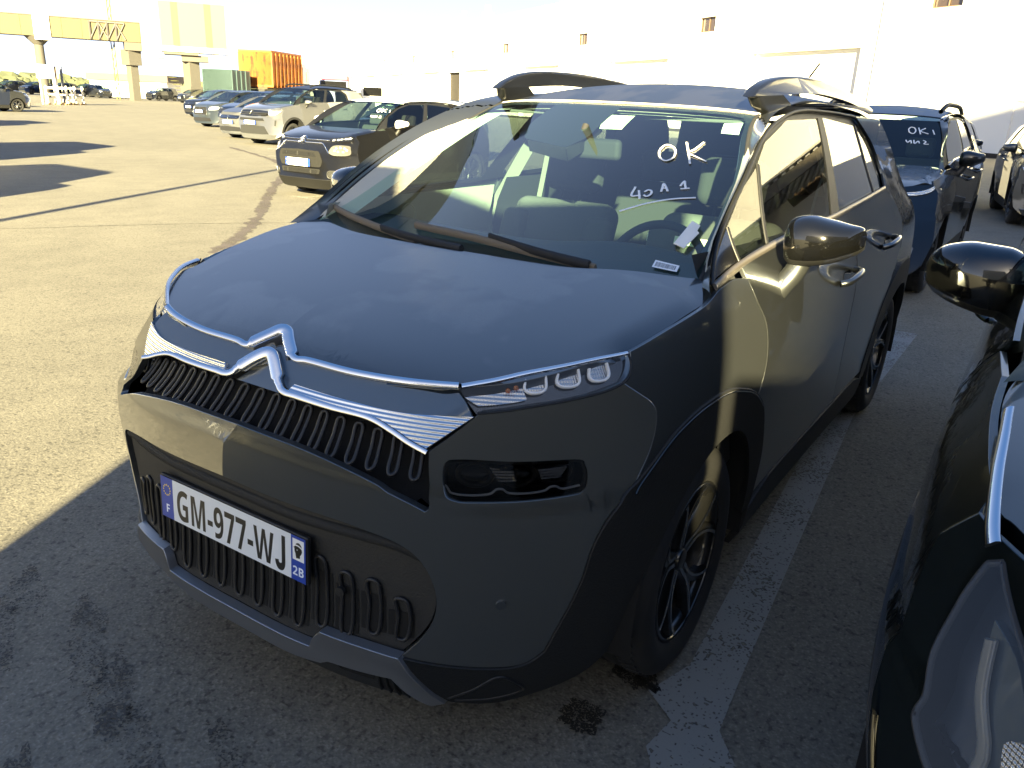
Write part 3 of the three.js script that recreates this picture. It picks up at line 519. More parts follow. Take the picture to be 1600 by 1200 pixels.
  // ---- doors, handles
  const fd = curve([[1.746, .743, 1], [1.835, .688], [1.907, .612], [1.952, .50], [1.946, .35, 1], [3.02, .35, 1], [2.99, .60], [2.90, .85], [2.85, 1.0], [2.835, 1.160, 1], [2.65, 1.155], [2.30, 1.146], [2.0, 1.131], [1.80, 1.112], [1.726, 1.095, 1], [1.722, 1.02], [1.748, .95], [1.771, .80]], 5);
  const fdm = panel(WN, fd, { rim: .012, step: .04 });
  for (const s of [1, -1]) { const S = s > 0 ? g => g : mirrorX;
    const d1 = new THREE.Group(); d1.name = 'front_door'; t.add(d1); add('door_skin', S(fdm), M.paint, d1);
    const rd = curve([[3.025, .35, 1], [UR - .50, .35, 1], [UR - .475, .52], [UR - .38, .70], [UR - .30, .80], [UR - .26, .95], [UR - .28, 1.10], [UR - .35, 1.188, 1], [3.3, 1.180], [2.84, 1.162, 1], [2.855, 1.0], [2.906, .85], [2.996, .60]], 5);
    const d2 = new THREE.Group(); d2.name = 'rear_door'; t.add(d2); add('door_skin', S(panel(WN, rd, { rim: .012, step: .04 })), M.paint, d2);
    for (const [d, u, y] of [[d1, 2.69, .940], [d2, 3.43, .985]]) {
      const cup = panel(WN, rnd([[u - .05, y - .035], [u + .06, y - .035], [u + .06, y + .02], [u - .05, y + .02]], .025), { off: .0012, step: .03 }); add('handle_cup', S(cup), M.gloss, d);
      const q = [[u - .105, y - .012, .004], [u - .09, y - .006, .028], [u - .02, y + .004, .042], [u + .06, y + .010, .040], [u + .10, y + .010, .026], [u + .11, y + .010, .004]].map(([a, b, o]) => WN(a, b)[0].addScaledVector(WN(a, b)[1], o));
      add('handle', S(tube(q, .0125, 30, 10).toNonIndexed()), M.paint, d);
    }
  }
  // rear quarter and tail, closes the shell
  const rq = curve([[UR - .255, .95, 1], [UR - .275, 1.10], [UR - .345, 1.19, 1], [UR - .30, 1.25], [UR - .33, 1.39], [UR - .5, 1.50, 1], [UR + .2, 1.49, 1], [UR + .46, 1.30], [UR + .56, 1.05], [UR + .62, .60], [UR + .62, .30, 1], [UR + .505, .30, 1], [UR + .485, .5], [UR + .405, .684], [UR + .2, .806], [UR, .836], [UR - .2, .806], [UR - .34, .75, 1]], 5);
  add('rear_quarter', both(panel(WN, rq, { rim: .01, step: .05 })), M.paint);
  add('tailgate', panel(WN0tail, rnd([[UR + .625, .30], [W.U * 2 - UR - .625, .30], [W.U * 2 - UR - .625, 1.46], [UR + .46, 1.46]], .02), { step: .08 }), M.paint);
  // ---- bonnet
  const hoodHalf = curve([[0, .682, 1], [.02, .678], [.06, .704], [.086, .712], [.12, .707], [.29, .690], [.44, .655], [.50, .630], [.60, .560], [.68, .460], [.722, .365], [.733, .30], [.746, .2], [.757, .09], [.763, 0], [.764, -.06], [.752, -.115], [.71, -.128, 1], [.60, -.065], [.45, -.005], [.25, .025], [0, .035, 1]], 6);
  const hh = mirrorHalf(hoodHalf.filter(p => p[0] >= -1e-6));
  add('bonnet', panel(HN, hh, { rim: .034, step: .017 }), M.paintDusty);
  add('bonnet_underside', panel(HN, hh.map(p => [p[0] * .985, (p[1] - .3) * .97 + .3]), { off: -.03, step: .06 }), M.dark);
  add('scuttle', panel(TN, [[-.03, -1], [-.03, 1], [.055, 1.0], [.055, .5], [.06, 0], [.055, -.5], [.055, -1]], { off: -.006, step: .04 }), M.cladding);
  // ---- glasshouse
  const g0 = curve([[.012, 0, 1], [.012, .5], [.02, .991, 1], [.25, .991], [.5, .991], [.75, .991], [.985, .991, 1], [.982, .5], [.981, 0, 1]], 6);
  const gHalf = g0.filter(p => p[1] >= -1e-6), gAll = [...gHalf, ...gHalf.filter(p => p[1] > 1e-6).reverse().map(p => [p[0], -p[1]])];
  const ws = add('windscreen', panel(TN, gAll, { step: .05 }), M.glass);
  // black printed border of the glass
  const fritIn = curve([[.075, 0, 1], [.078, .5], [.10, .90], [.16, .945], [.5, .952], [.75, .950], [.90, .940], [.945, .85], [.955, .5], [.958, 0, 1]], 6).filter(p => p[1] >= -1e-6);
  add('glass_border', panel(TN, gAll, { off: -.004, step: .05, holes: [[...fritIn, ...fritIn.filter(p => p[1] > 1e-6).reverse().map(p => [p[0], -p[1]])]] }), M.black, ws);
  add('sensor_patch', panel(TN, rnd([[.965, -.34], [.965, .14], [.70, .13], [.615, .06], [.66, -.24], [.78, -.32]], .03), { off: -.0035, step: .05 }), M.black, ws);
  add('roof', panel(TN, [[1.003, -.985], [1.003, -.5], [1.003, 0], [1.003, .5], [1.003, .985], [1.5, .985], [1.98, .985], [1.98, 0], [1.98, -.985], [1.5, -.985]], { step: .04, rim: .012 }), M.roofDusty);
  add('roof_front_trim', band(TN, along([[.992, -.985], [.992, -.5], [.992, 0], [.992, .5], [.992, .985]], 40), .010, .004, { off: .001 }), std(rgb(.42, .40, .37), .5));
  // A-pillar and cant rail: rounded sheet from the glass edge to the side window frame
  const rail = pchip([0, .12, .25, .5, .75, 1, 1.2, 1.45, 1.8, 2], [1.50, 1.60, 1.715, 1.935, 2.155, 2.40, 2.66, 3.02, 3.62, 4.05]);
  const railY = pchip([0, .12, .25, .5, .75, 1, 1.2, 1.45, 1.8, 2], [1.060, 1.135, 1.215, 1.335, 1.430, 1.502, 1.532, 1.540, 1.520, 1.46]);
  const pillar = smoothNormals((a, b) => {
    const s = a * 2, A = TN(s, .992), B = WN(rail(s), railY(s)); const C = A[0].clone().add(B[0]).multiplyScalar(.5).addScaledVector(A[1].clone().add(B[1]).normalize(), .004 + .05 * clamp(A[0].distanceTo(B[0])));
    return A[0].clone().multiplyScalar((1 - b) * (1 - b)).addScaledVector(C, 2 * b * (1 - b)).addScaledVector(B[0], b * b);
  });
  const outN = fn => (a, b) => { const r = fn(a, b); if (r[1].dot(V(Math.sign(r[0].x), .6, 0)) < 0) r[1].negate(); return r; };
  add('pillar_and_roof_rail', both(sheet(outN(pillar), 70, 10)), M.paint);
  add('pillar_seal', both(band(TN, along([[.02, .990], [.25, .990], [.5, .990], [.75, .990], [.98, .990]], 40), .014, .004)), M.rubber);
  // side windows
  const DLOb = pchip([1.53, 1.547, 1.744, 2.0, 2.65, 2.94, 3.61], [1.068, 1.075, 1.107, 1.132, 1.157, 1.170, 1.192]);
  const frame = [[1.535, 1.066, 1], [1.70, 1.185], [1.892, 1.293], [2.196, 1.428], [2.5, 1.493], [2.72, 1.514], [2.98, 1.515], [3.35, 1.507], [3.60, 1.490], [3.74, 1.40], [3.78, 1.29], [3.70, 1.198, 1], [3.3, 1.183], [2.94, 1.170], [2.65, 1.157], [2.3, 1.148], [2.0, 1.132], [1.744, 1.107]];
  add('window_frame', both(panel(WN, curve(frame, 6), { off: -.020, step: .05, holes: [] .concat([[[1.76, 1.122], [1.955, 1.142], [2.02, 1.315], [1.90, 1.275], [1.76, 1.195]]], [rnd([[1.995, 1.147], [2.64, 1.172], [2.86, 1.480], [2.5, 1.472], [2.2, 1.404], [2.075, 1.345]], .02)], [rnd([[2.80, 1.180], [3.44, 1.200], [3.50, 1.455], [2.985, 1.488]], .02)], [rnd([[3.52, 1.205], [3.68, 1.215], [3.70, 1.30], [3.64, 1.38], [3.56, 1.43]], .02)]) })), M.black);
  for (const s of [1, -1]) { const S = s > 0 ? g => g : mirrorX;
    add('side_window', S(panel(WN, [[1.745, 1.112], [1.962, 1.134], [2.06, 1.345], [1.90, 1.287], [1.745, 1.195]], { off: -.014, step: .06 })), M.glassDark);
    add('side_window', S(panel(WN, rnd([[1.985, 1.136], [2.655, 1.160], [2.885, 1.490], [2.5, 1.482], [2.2, 1.414], [2.07, 1.352]], .02), { off: -.014, step: .06 })), M.glassDark);
    add('side_window', S(panel(WN, rnd([[2.785, 1.165], [3.46, 1.188], [3.52, 1.465], [2.975, 1.496]], .02), { off: -.014, step: .06 })), M.glassDark);
    add('side_window', S(panel(WN, rnd([[3.50, 1.192], [3.70, 1.205], [3.715, 1.30], [3.65, 1.39], [3.55, 1.45]], .02), { off: -.014, step: .06 })), M.glassDark);
    add('sail_panel', S(panel(WN, [[1.56, 1.080], [1.742, 1.111], [1.742, 1.194]], { off: -.012, step: .05 })), M.gloss);
    for (const [p, w] of [[[[1.752, 1.112], [1.752, 1.198]], .014], [[[1.972, 1.134], [2.02, 1.25], [2.075, 1.352]], .020], [[[3.478, 1.19], [3.53, 1.466]], .03]]) add('window_divider', S(band(WN, along(p, 8), w, .004, { off: -.014 })), M.black);
    add('door_pillar_cover', S(panel(WN, [[2.665, 1.162], [2.775, 1.166], [2.965, 1.494], [2.895, 1.492]], { off: -.010, step: .05, rim: .006 })), M.black);
    add('belt_strip', S(band(WN, along([[1.545, 1.068], [1.744, 1.103], [2.0, 1.128], [2.3, 1.144], [2.65, 1.153], [2.94, 1.166], [3.3, 1.179], [3.70, 1.194]], 60), .022, .006, { off: -.004 })), M.trim);
    add('window_trim', S(band(WN, along([[1.545, 1.073], [1.70, 1.187], [1.892, 1.294], [2.196, 1.429], [2.5, 1.494], [2.72, 1.514], [2.98, 1.515], [3.35, 1.507], [3.60, 1.488], [3.735, 1.40], [3.775, 1.29], [3.71, 1.20]], 70), .012, .006, { off: -.008 })), M.black);
  }
  // ---- roof bars: arched blades, solid towards the front foot, open in the middle
  {
    const top = pchip([-2.72, -2.45, -2.0, -1.55, -1.28, -1.10, -.99, -.93], [1.535, 1.572, 1.610, 1.626, 1.620, 1.602, 1.574, 1.549]);
    const base = z => topPos(1.03 + clamp((-.95 - z) / 2.0) * .93, .955).y - .012;
    const o = [], hole = []; for (let i = 0; i <= 40; i++) { const z = lerp(-.925, -2.72, i / 40); o.push([z, top(z)]); } o.push([-2.70, 1.52], [-2.42, base(-2.42)]); for (const z of [-2.0, -1.6, -1.3, -1.05]) o.push([z, base(z)]); o.push([-.985, 1.520], [-.965, 1.548]);
    for (let i = 0; i <= 24; i++) { const z = lerp(-1.20, -2.36, i / 24); hole.push([z + (i === 0 ? .03 : 0), top(z) - lerp(.056, .036, i / 24)]); } for (let i = 0; i <= 8; i++) { const z = lerp(-2.28, -1.25, i / 8); hole.push([z, base(z) + .016]); }
    const sh = new THREE.Shape(o.map(p => new THREE.Vector2(-p[0], p[1]))); sh.holes.push(new THREE.Path(hole.map(p => new THREE.Vector2(-p[0], p[1]))));
    const g = new THREE.ExtrudeGeometry(sh, { depth: .020, bevelEnabled: true, bevelSize: .007, bevelThickness: .012, bevelSegments: 4, curveSegments: 4 }); g.translate(0, 0, -.010); g.rotateY(Math.PI / 2);
    const p = g.attributes.position; for (let i = 0; i < p.count; i++) { const z = p.getZ(i), f = clamp((-.93 - z) / 1.79); p.setX(i, p.getX(i) + .512 + .05 * Math.sin(Math.min(1, f * 3) * Math.PI / 2) - .02 * f - .25 * (p.getY(i) - 1.56)); }
    const gn = toCreasedNormals(g, .7);
    for (const q of both(gn)) add('roof_bar', q, M.rail);
  }
  add('antenna', [bar([.20, 1.59, -2.62], [.235, 1.76, -2.86], .005), new THREE.CylinderGeometry(.018, .028, .03, 12).translate(.20, 1.59, -2.62)], M.black);
  // ---- mirrors
  for (const s of [1, -1]) mirrorParts(t, [s * .825, 1.055, -.50], s, { top: M.piano, low: M.black, foot: M.paint }, { w: .205, h: .135 });
  // ---- wipers
  const wiper = (arm, blade) => { const g = new THREE.Group(); g.name = 'wiper'; t.add(g); add('wiper_arm', band(TN, along(arm, 20), f => lerp(.022, .012, f), .014, { off: .016 }), M.rubber, g); add('wiper_blade', band(TN, along(blade, 30), .016, .014, { off: .006 }), M.wiperDusty || M.rubber, g); };
  wiper([[.028, .58], [.055, .36], [.090, .12]], [[.102, -.28], [.086, .05], [.056, .36], [.030, .60]]);
  wiper([[.022, .05], [.035, -.20], [.052, -.42]], [[.104, -.95], [.084, -.70], [.058, -.42], [.034, -.20]]);
  // ---- windscreen marks and stickers
  const ink = (name, strokes, w = .009) => add(name, strokes.map(s => band(TN, along(s, Math.max(8, s.length * 6)), w, .0003, { off: .0004 })), M.whitePaint, ws);
  ink('marker_writing', [[[.652, .544], [.678, .560], [.681, .580], [.655, .619], [.606, .627], [.582, .598], [.601, .562], [.640, .545], [.664, .552]], [[.708, .662], [.645, .690], [.579, .719]], [[.718, .751], [.668, .715], [.645, .690], [.625, .735], [.604, .792]], [[.418, .539], [.370, .548], [.374, .570], [.377, .585]], [[.402, .563], [.380, .577], [.359, .590]], [[.397, .591], [.409, .602], [.405, .618], [.388, .623], [.376, .611], [.382, .595]], [[.407, .660], [.430, .655], [.451, .650], [.435, .668], [.413, .687]], [[.427, .657], [.428, .672]], [[.448, .727], [.465, .730], [.478, .734], [.458, .745], [.438, .757]], [[.434, .734], [.438, .752], [.443, .772]], [[.291, .541], [.341, .629], [.377, .723], [.398, .819]]], .0072);
  const NSin = (a, b) => { const r = TN(a, b); return r; };
  add('inspection_label', panel(NSin, [[.89, .09], [.893, .278], [.775, .273], [.772, .145]], { off: -.006, step: .05 }), std(rgb(.66, .68, .50), .8), ws);
  add('corner_label', panel(NSin, [[.876, .82], [.898, .93], [.80, .93], [.80, .826]], { off: -.006, step: .05 }), std(rgb(.74, .76, .68), .8), ws);
  add('teal_sticker', panel(NSin, [[.416, -.935], [.429, -.822], [.366, -.779], [.361, -.871]], { off: -.006, step: .05 }), std(rgb(.12, .50, .48), .7), ws);
  const tagG = panel(NSin, [[.279, .855], [.262, .895], [.236, .893], [.228, .905], [.155, .876], [.171, .828]], { off: .004, step: .03, rim: .002 }); add('paper_tag', tagG, M.paper, ws);
  const barTex = canvasTex(256, 96, (c, w, h) => { c.fillStyle = '#dfe4ea'; c.fillRect(0, 0, w, h); c.fillStyle = '#39424c'; const r = rng(4); for (let x = 20; x < w - 22;) { const k = 2 + r() * 4; c.fillRect(x, 18, k, h - 36); x += k + 2 + r() * 3; } });
  const bl = panel((a, b) => TN(lerp(lerp(.096, .080, a), lerp(.066, .053, a), b), lerp(.793, .891, a)), [[0, 0], [1, 0], [1, 1], [0, 1]], { off: .002, step: .2 }); add('barcode_label', bl, std(rgb(1), .6, 0, { map: barTex, side: THREE.DoubleSide }), ws);
  // ---- cabin
  const cab = new THREE.Group(); cab.name = 'cabin'; t.add(cab);
  const dashG = sheet(outU(smoothNormals((a, b) => { const x = lerp(-.70, .70, a), c = 1 - (x / .72) ** 2 * .35; const pr = [[.02, 1.035], [-.10, 1.065], [-.30, 1.075], [-.42, 1.060], [-.47, 1.02], [-.48, .93], [-.44, .70]]; const f = b * 6, i = Math.min(5, Math.floor(f)), q = f - i, s = q * q * (3 - 2 * q); const hump = .03 * Math.exp(-(((x - .36) / .2) ** 2)); return V(x, lerp(pr[i][1], pr[i + 1][1], q) + (b > .2 && b < .7 ? hump * Math.sin((b - .2) * Math.PI * 2) : 0), lerp(pr[i][0], pr[i + 1][0], q) - (1 - c) * .3); })), 30, 24);
  add('dashboard', dashG, M.dash, cab);
  add('cabin_floor', [box(1.5, .05, 2.9, 0, .28, -1.65)], M.dark, cab);
  const wheelC = V(.37, .965, -.62); const sw = new THREE.TorusGeometry(.175, .0145, 12, 48); sw.rotateX(-.42); sw.translate(wheelC.x, wheelC.y, wheelC.z);
  add('steering_wheel', [sw, box(.30, .035, .03, .37, .955, -.615, .01), box(.04, .17, .03, .37, .88, -.585, .01), new RoundedBoxGeometry(.14, .12, .05, 3, .02).rotateX(-.42).translate(.37, .955, -.60), bar([.37, .95, -.62], [.37, .88, -.40], .035)], M.rubber, cab);
  const seat = x => { const g = new THREE.Group(); g.name = 'seat'; t.add(g); const B = new RoundedBoxGeometry(.50, .62, .14, 5, .06); B.rotateX(-.36); B.translate(x, .80, -1.19); const W2 = new RoundedBoxGeometry(.13, .52, .09, 4, .04); const c = new RoundedBoxGeometry(.50, .16, .52, 5, .06).translate(x, .50, -.92); const wings = [-.21, .21].map(d => W2.clone().rotateX(-.36).translate(x + d, .80, -1.125)); mesh('seat_back', [B, c, ...wings], M.fabric, g); mesh('headrest', [new RoundedBoxGeometry(.27, .19, .11, 5, .045).rotateX(-.2).translate(x, 1.225, -1.345), bar([x - .05, 1.04, -1.28], [x - .05, 1.18, -1.34], .008), bar([x + .05, 1.04, -1.28], [x + .05, 1.18, -1.34], .008)], M.fabricDark, g); return g; };
  const s1 = seat(.36), s2 = seat(-.36);
  mesh('seat_band', new THREE.BoxGeometry(.30, .034, .004).rotateX(-.36).translate(.24, 1.0, -1.172), std(rgb(.85, .87, .62), .8), s1);
  mesh('rear_seat', [new RoundedBoxGeometry(1.24, .62, .16, 4, .06).rotateX(-.4).translate(0, .82, -2.25), new RoundedBoxGeometry(1.24, .18, .5, 4, .06).translate(0, .50, -1.95), ...[-.38, 0, .38].map(x => new RoundedBoxGeometry(.26, .16, .1, 4, .04).translate(x, 1.20, -2.36))], M.fabricDark, t);
  for (const s of [1, -1]) { const S = s > 0 ? g => g : mirrorX;
    add('pillar_trim', S(sheet(outN2(smoothNormals((a, b) => { const q = TN(.06 + a * .92, s > 0 ? .985 : .885)[0], r = WN(rail(.06 + a * .92), railY(.06 + a * .92) - .02)[0]; return q.lerp(r, b).add(V(-.03, -.015, -.02)); })), 12, 3)), M.cream, cab);
    add('centre_pillar_trim', S(sheet(outN2(smoothNormals((a, b) => WN(lerp(lerp(2.66, 2.80, b), lerp(2.88, 3.0, b), a), lerp(.7, 1.49, a))[0].add(V(-.055, 0, 0)))), 14, 4)), M.cream, cab);
    add('door_trim', S(sheet(outN2(smoothNormals((a, b) => WN(lerp(1.62, 2.75, a), lerp(.5, .86, b))[0].add(V(-.06, 0, 0)))), 20, 6)), M.dash, cab);
    add('door_top_trim', S(sheet(outN2(smoothNormals((a, b) => WN(lerp(1.60, 2.72, a), lerp(.86, 1.13, b))[0].add(V(-.055 - .03 * Math.sin(b * 3), 0, 0)))), 20, 6)), s < 0 ? M.cream : M.dash, cab);
    add('rear_door_trim', S(sheet(outN2(smoothNormals((a, b) => WN(lerp(2.8, 3.75, a), lerp(.5, 1.16, b))[0].add(V(-.06, 0, 0)))), 20, 6)), M.dash, cab);
    add('seat_belt', S(tubeFlat([V(.655, 1.34, -1.60), V(.64, 1.15, -1.52), V(.66, .80, -1.45)], .045)), M.strap, cab);
    add('belt_anchor', S(box(.03, .09, .05, .652, 1.36, -1.61, .01)), M.cream, cab);
    const tw = new THREE.TorusGeometry(.045, .004, 8, 28).rotateY(Math.PI / 2).translate(.715, 1.045, -.62).toNonIndexed(); 
    add('tweeter_ring', S(tw), M.cream, cab);
    add('sun_visor', S(box(.40, .012, .12, .32, 1.462, -1.02, .005)), M.fabric, cab);
  }
  add('headliner', panel(TN, [[1.0, -.93], [1.0, .93], [1.95, .93], [1.95, -.93]], { off: -.04, step: .15 }), M.cream, cab);
  add('camera_box', [roundedPrism([[.78, -.29], [.855, .09], [.68, .09], [.615, .06], [.665, -.22]], .045)], M.black, cab);
  add('inside_mirror', [box(.235, .07, .035, .075, 1.355, -.66, .02), bar([.04, 1.37, -.64], [.04, 1.43, -.68], .012)], M.rubber, cab);
  // underbody
  add('underbody', [box(1.1, .12, 3.4, 0, .24, -1.4), box(1.0, .55, .95, 0, .55, -.02), box(.9, .25, .2, 0, .42, .60), box(1.35, .6, .6, 0, .55, -2.95), box(1.5, .5, .02, 0, .62, -.52)], M.dark);
  for (const z of [0, -2.604]) for (const q of both(sheet((a, b) => { const an = lerp(-.2, Math.PI + .2, a); return [V(lerp(.52, .845, b), .325 + .395 * Math.sin(an), z + .395 * Math.cos(an)), V(0, -Math.sin(an), -Math.cos(an))]; }, 24, 2))) add("wheel_liner", q, M.dark);
  placeWheels(t, .832, 0, -2.604, .325, .02);
  return t;
}
function outU(fn) { return (a, b) => { const r = fn(a, b); if (r[1].y < 0 && b < .7 || (b >= .7 && r[1].z > 0)) r[1].negate(); return r; }; }
function outN2(fn) { return (a, b) => { const r = fn(a, b); if (r[1].x > 0) r[1].negate(); return r; }; }
const WN0tail = (a, b) => { const u = a > W.U ? 2 * W.U - a : a, r = WN(Math.min(u, W.U - .004), b); if (a > W.U) { r[0].x *= -1; r[1].x *= -1; } return r; };
function tubeFlat(pts, w) { const c = new THREE.CatmullRomCurve3(pts), rows = []; for (let i = 0; i <= 14; i++) { const p = c.getPoint(i / 14); rows.push([[p.clone().add(V(0, 0, w / 2)), V(-1, 0, 0)], [p.clone().add(V(0, 0, -w / 2)), V(-1, 0, 0)]]); } return skin(rows); }
function roundedPrism(outline, depth) { return panel(TN, outline, { off: -.006, rim: depth, step: .05 }); }
// ---------- the other cars: one body family, different proportions, faces and colours ----------
const SHAPES = {};
function bodyShapes(step) {
  if (SHAPES[step]) return SHAPES[step];
  const P = (o, q = {}) => panel(WN, o, { step, rim: .012, ...q });
  const archC = [[1.822, .325, 1], ...arc(UF, .325, .375, 8, 172, 14), [1.074, .31, 1]];
  const s = {};
  s.bumperOutline = mirrorHalf(curve([[0, .17, 1], [.5, .17], [.8, .19], [1.0, .27, 1], [1.07, .30, 1], [1.076, .40], [1.09, .47], [1.03, .725], [1.098, .89, 1], [1.07, .955, 1], [.90, .955], [.6, .935], [.3, .925], [0, .922, 1]], 4).filter(p => p[0] >= -1e-6));
  s.bumper = P(s.bumperOutline);
  const fen = curve([[1.074, .955, 1], [1.102, .89, 1], [1.034, .727], [1.094, .475, 1], ...arc(UF, .325, .375, 158, 20, 14), [1.84, .42, 1], [1.86, .36, 1], [1.80, .60], [1.75, .95], [1.722, 1.066, 1], [1.545, 1.060, 1], [1.35, 1.024], [1.10, .985, 1]], 4);
  s.fender = P(fen);
  s.frontDoor = P(curve([[1.864, .345, 1], [3.02, .35, 1], [2.99, .60], [2.85, 1.0], [2.835, 1.160, 1], [2.30, 1.146], [2.0, 1.131], [1.726, 1.095, 1], [1.754, .95], [1.805, .60]], 4));
  s.rearDoor = P(curve([[3.025, .35, 1], [UR - .50, .35, 1], [UR - .475, .52], [UR - .30, .80], [UR - .28, 1.10], [UR - .35, 1.188, 1], [3.3, 1.180], [2.84, 1.162, 1], [2.855, 1.0], [2.996, .60]], 4));
  s.quarter = P(curve([[UR - .275, 1.10, 1], [UR - .345, 1.19, 1], [UR - .30, 1.25], [UR - .33, 1.39], [UR - .5, 1.50, 1], [UR + .2, 1.49, 1], [UR + .46, 1.30], [UR + .56, 1.05], [UR + .62, .60], [UR + .62, .30, 1], [UR + .385, .30, 1], ...arc(UR, .325, .375, 5, 175, 14), [UR - .385, .35, 1], [UR - .49, .35, 1], [UR - .47, .52], [UR - .295, .80, 1]], 4));
  s.tail = panel(WN0tail, [[UR + .62, .30], [W.U * 2 - UR - .62, .30], [W.U * 2 - UR - .62, 1.46], [UR + .46, 1.46]], { step: step * 2 });
  s.sill = P([[1.83, .345], [1.83, .18], [UR - .40, .18], [UR - .40, .345]], { off: -.004 });
  s.arch = [P(curve([...arc(UF, .325, .43, 2, 178, 16).map((p, i, a) => [...p, i === 0 || i === a.length - 1 ? 1 : 0]), ...arc(UF, .325, .372, 178, 2, 16).map((p, i, a) => [...p, i === 0 || i === a.length - 1 ? 1 : 0])], 2), { off: .006 }), P(curve([...arc(UR, .325, .43, 2, 178, 16).map((p, i, a) => [...p, i === 0 || i === a.length - 1 ? 1 : 0]), ...arc(UR, .325, .372, 178, 2, 16).map((p, i, a) => [...p, i === 0 || i === a.length - 1 ? 1 : 0])], 2), { off: .006 })];
  const hoodHalf = curve([[0, .700, 1], [.29, .690], [.44, .655], [.60, .560], [.722, .365], [.746, .2], [.764, 0], [.752, -.115], [.71, -.128, 1], [.45, -.005], [0, .035, 1]], 5).filter(p => p[0] >= -1e-6);
  s.hood = panel(HN, mirrorHalf(hoodHalf), { rim: .03, step: step * .8 });
  s.glass = panel(TN, [[.015, -.985], [.985, -.965], [.982, 0], [.985, .965], [.015, .985], [.012, 0]], { step: step * 1.5 });
  s.scuttle = panel(TN, [[-.03, -1], [-.03, 1], [.06, 1.0], [.06, 0], [.06, -1]], { off: -.004, step: step * 2 });
  s.roof = panel(TN, [[1.0, -.985], [1.0, 0], [1.0, .985], [1.98, .985], [1.98, -.985]], { step: step * 1.5, rim: .012 });
  const rail = pchip([0, .25, .5, .75, 1, 1.2, 1.45, 1.8, 2], [1.50, 1.715, 1.935, 2.155, 2.40, 2.66, 3.02, 3.62, 4.05]), railY = pchip([0, .25, .5, .75, 1, 1.2, 1.45, 1.8, 2], [1.060, 1.215, 1.335, 1.430, 1.502, 1.532, 1.540, 1.520, 1.46]);
  const pil = smoothNormals((a, b) => { const q = a * 2, A = TN(q, .985), B = WN(rail(q), railY(q)), C = A[0].clone().add(B[0]).multiplyScalar(.5).addScaledVector(A[1].clone().add(B[1]).normalize(), .004 + .05 * clamp(A[0].distanceTo(B[0]))); return A[0].clone().multiplyScalar((1 - b) * (1 - b)).addScaledVector(C, 2 * b * (1 - b)).addScaledVector(B[0], b * b); });
  const pilN = (a, b) => { const r = pil(a, b); if (r[1].dot(V(Math.sign(r[0].x), .6, 0)) < 0) r[1].negate(); return r; };
  s.pillar = sheet((a, b) => pilN(a * .5, b), 16, 6); s.rail = sheet((a, b) => pilN(.5 + a * .5, b), 16, 6);
  s.frame = panel(WN, curve([[1.535, 1.066, 1], [1.892, 1.293], [2.196, 1.428], [2.5, 1.493], [2.98, 1.515], [3.60, 1.490], [3.78, 1.29], [3.70, 1.198, 1], [2.94, 1.170], [2.3, 1.148], [1.744, 1.107]], 4), { off: -.020, step, holes: [[[1.80, 1.13], [2.64, 1.172], [2.86, 1.480], [2.5, 1.472], [2.2, 1.404], [1.9, 1.27]], [[2.78, 1.180], [3.64, 1.21], [3.66, 1.36], [3.56, 1.45], [2.975, 1.490]]] });
  s.win = [panel(WN, [[1.79, 1.12], [2.65, 1.165], [2.88, 1.488], [2.5, 1.480], [2.2, 1.412], [1.89, 1.28]], { off: -.014, step: step * 2 }), panel(WN, [[2.77, 1.172], [3.66, 1.205], [3.68, 1.36], [3.56, 1.46], [2.97, 1.496]], { off: -.014, step: step * 2 })];
  s.liner = [0, -2.604].map(z => sheet((a, b) => { const an = lerp(-.2, Math.PI + .2, a); return [V(lerp(.52, .845, b), .325 + .385 * Math.sin(an), z + .385 * Math.cos(an)), V(0, -Math.sin(an), -Math.cos(an))]; }, 14, 1));
  const handle = (u, y) => tube([[u - .10, y - .008, .004], [u - .08, y, .03], [u + .06, y + .008, .036], [u + .10, y + .01, .004]].map(([a, b, o]) => WN(a, b)[0].addScaledVector(WN(a, b)[1], o)), .012, 12, 6).toNonIndexed();
  s.handle = [handle(2.69, .94), handle(3.43, .985)];
  s.dash = new RoundedBoxGeometry(1.36, .16, .42, 3, .06).translate(0, .97, -.30);
  s.floor = box(1.5, .5, 2.6, 0, .5, -1.75);
  s.seat = x => [new RoundedBoxGeometry(.50, .62, .14, 3, .05).rotateX(-.36).translate(x, .80, -1.19), new RoundedBoxGeometry(.27, .19, .11, 3, .04).rotateX(-.2).translate(x, 1.20, -1.345)];
  s.under = [box(1.1, .16, 3.4, 0, .26, -1.4), box(1.0, .55, .9, 0, .55, -.05), box(1.5, .5, .02, 0, .62, -.52)];
  return SHAPES[step] = s;
}
const LAMPGLOW = phys(rgb(.80, .82, .84), .12, .75, { clearcoat: 1, bumpMap: dataTex(64, (x, y) => [.5 + .25 * Math.cos(x * Math.PI * 10) + .25 * Math.cos(y * Math.PI * 10)], { rep: 12 }), bumpScale: .006 });
const mesh_tex = dataTex(64, (x, y) => [((Math.floor(x * 4) + Math.floor(y * 4)) % 2) ? .9 : .1]);
const meshGrille = std(rgb(.012), .5, .4, { bumpMap: mesh_tex, bumpScale: .01 });
const wheelProto = new Map();
const SWEPT = curve([[.956, .924, 1], [.928, .845], [.908, .765], [.884, .712], [.835, .672], [.75, .642], [.64, .62, 1], [.58, .70], [.67, .80], [.764, .855], [.853, .897], [.937, .938, 1]], 14);
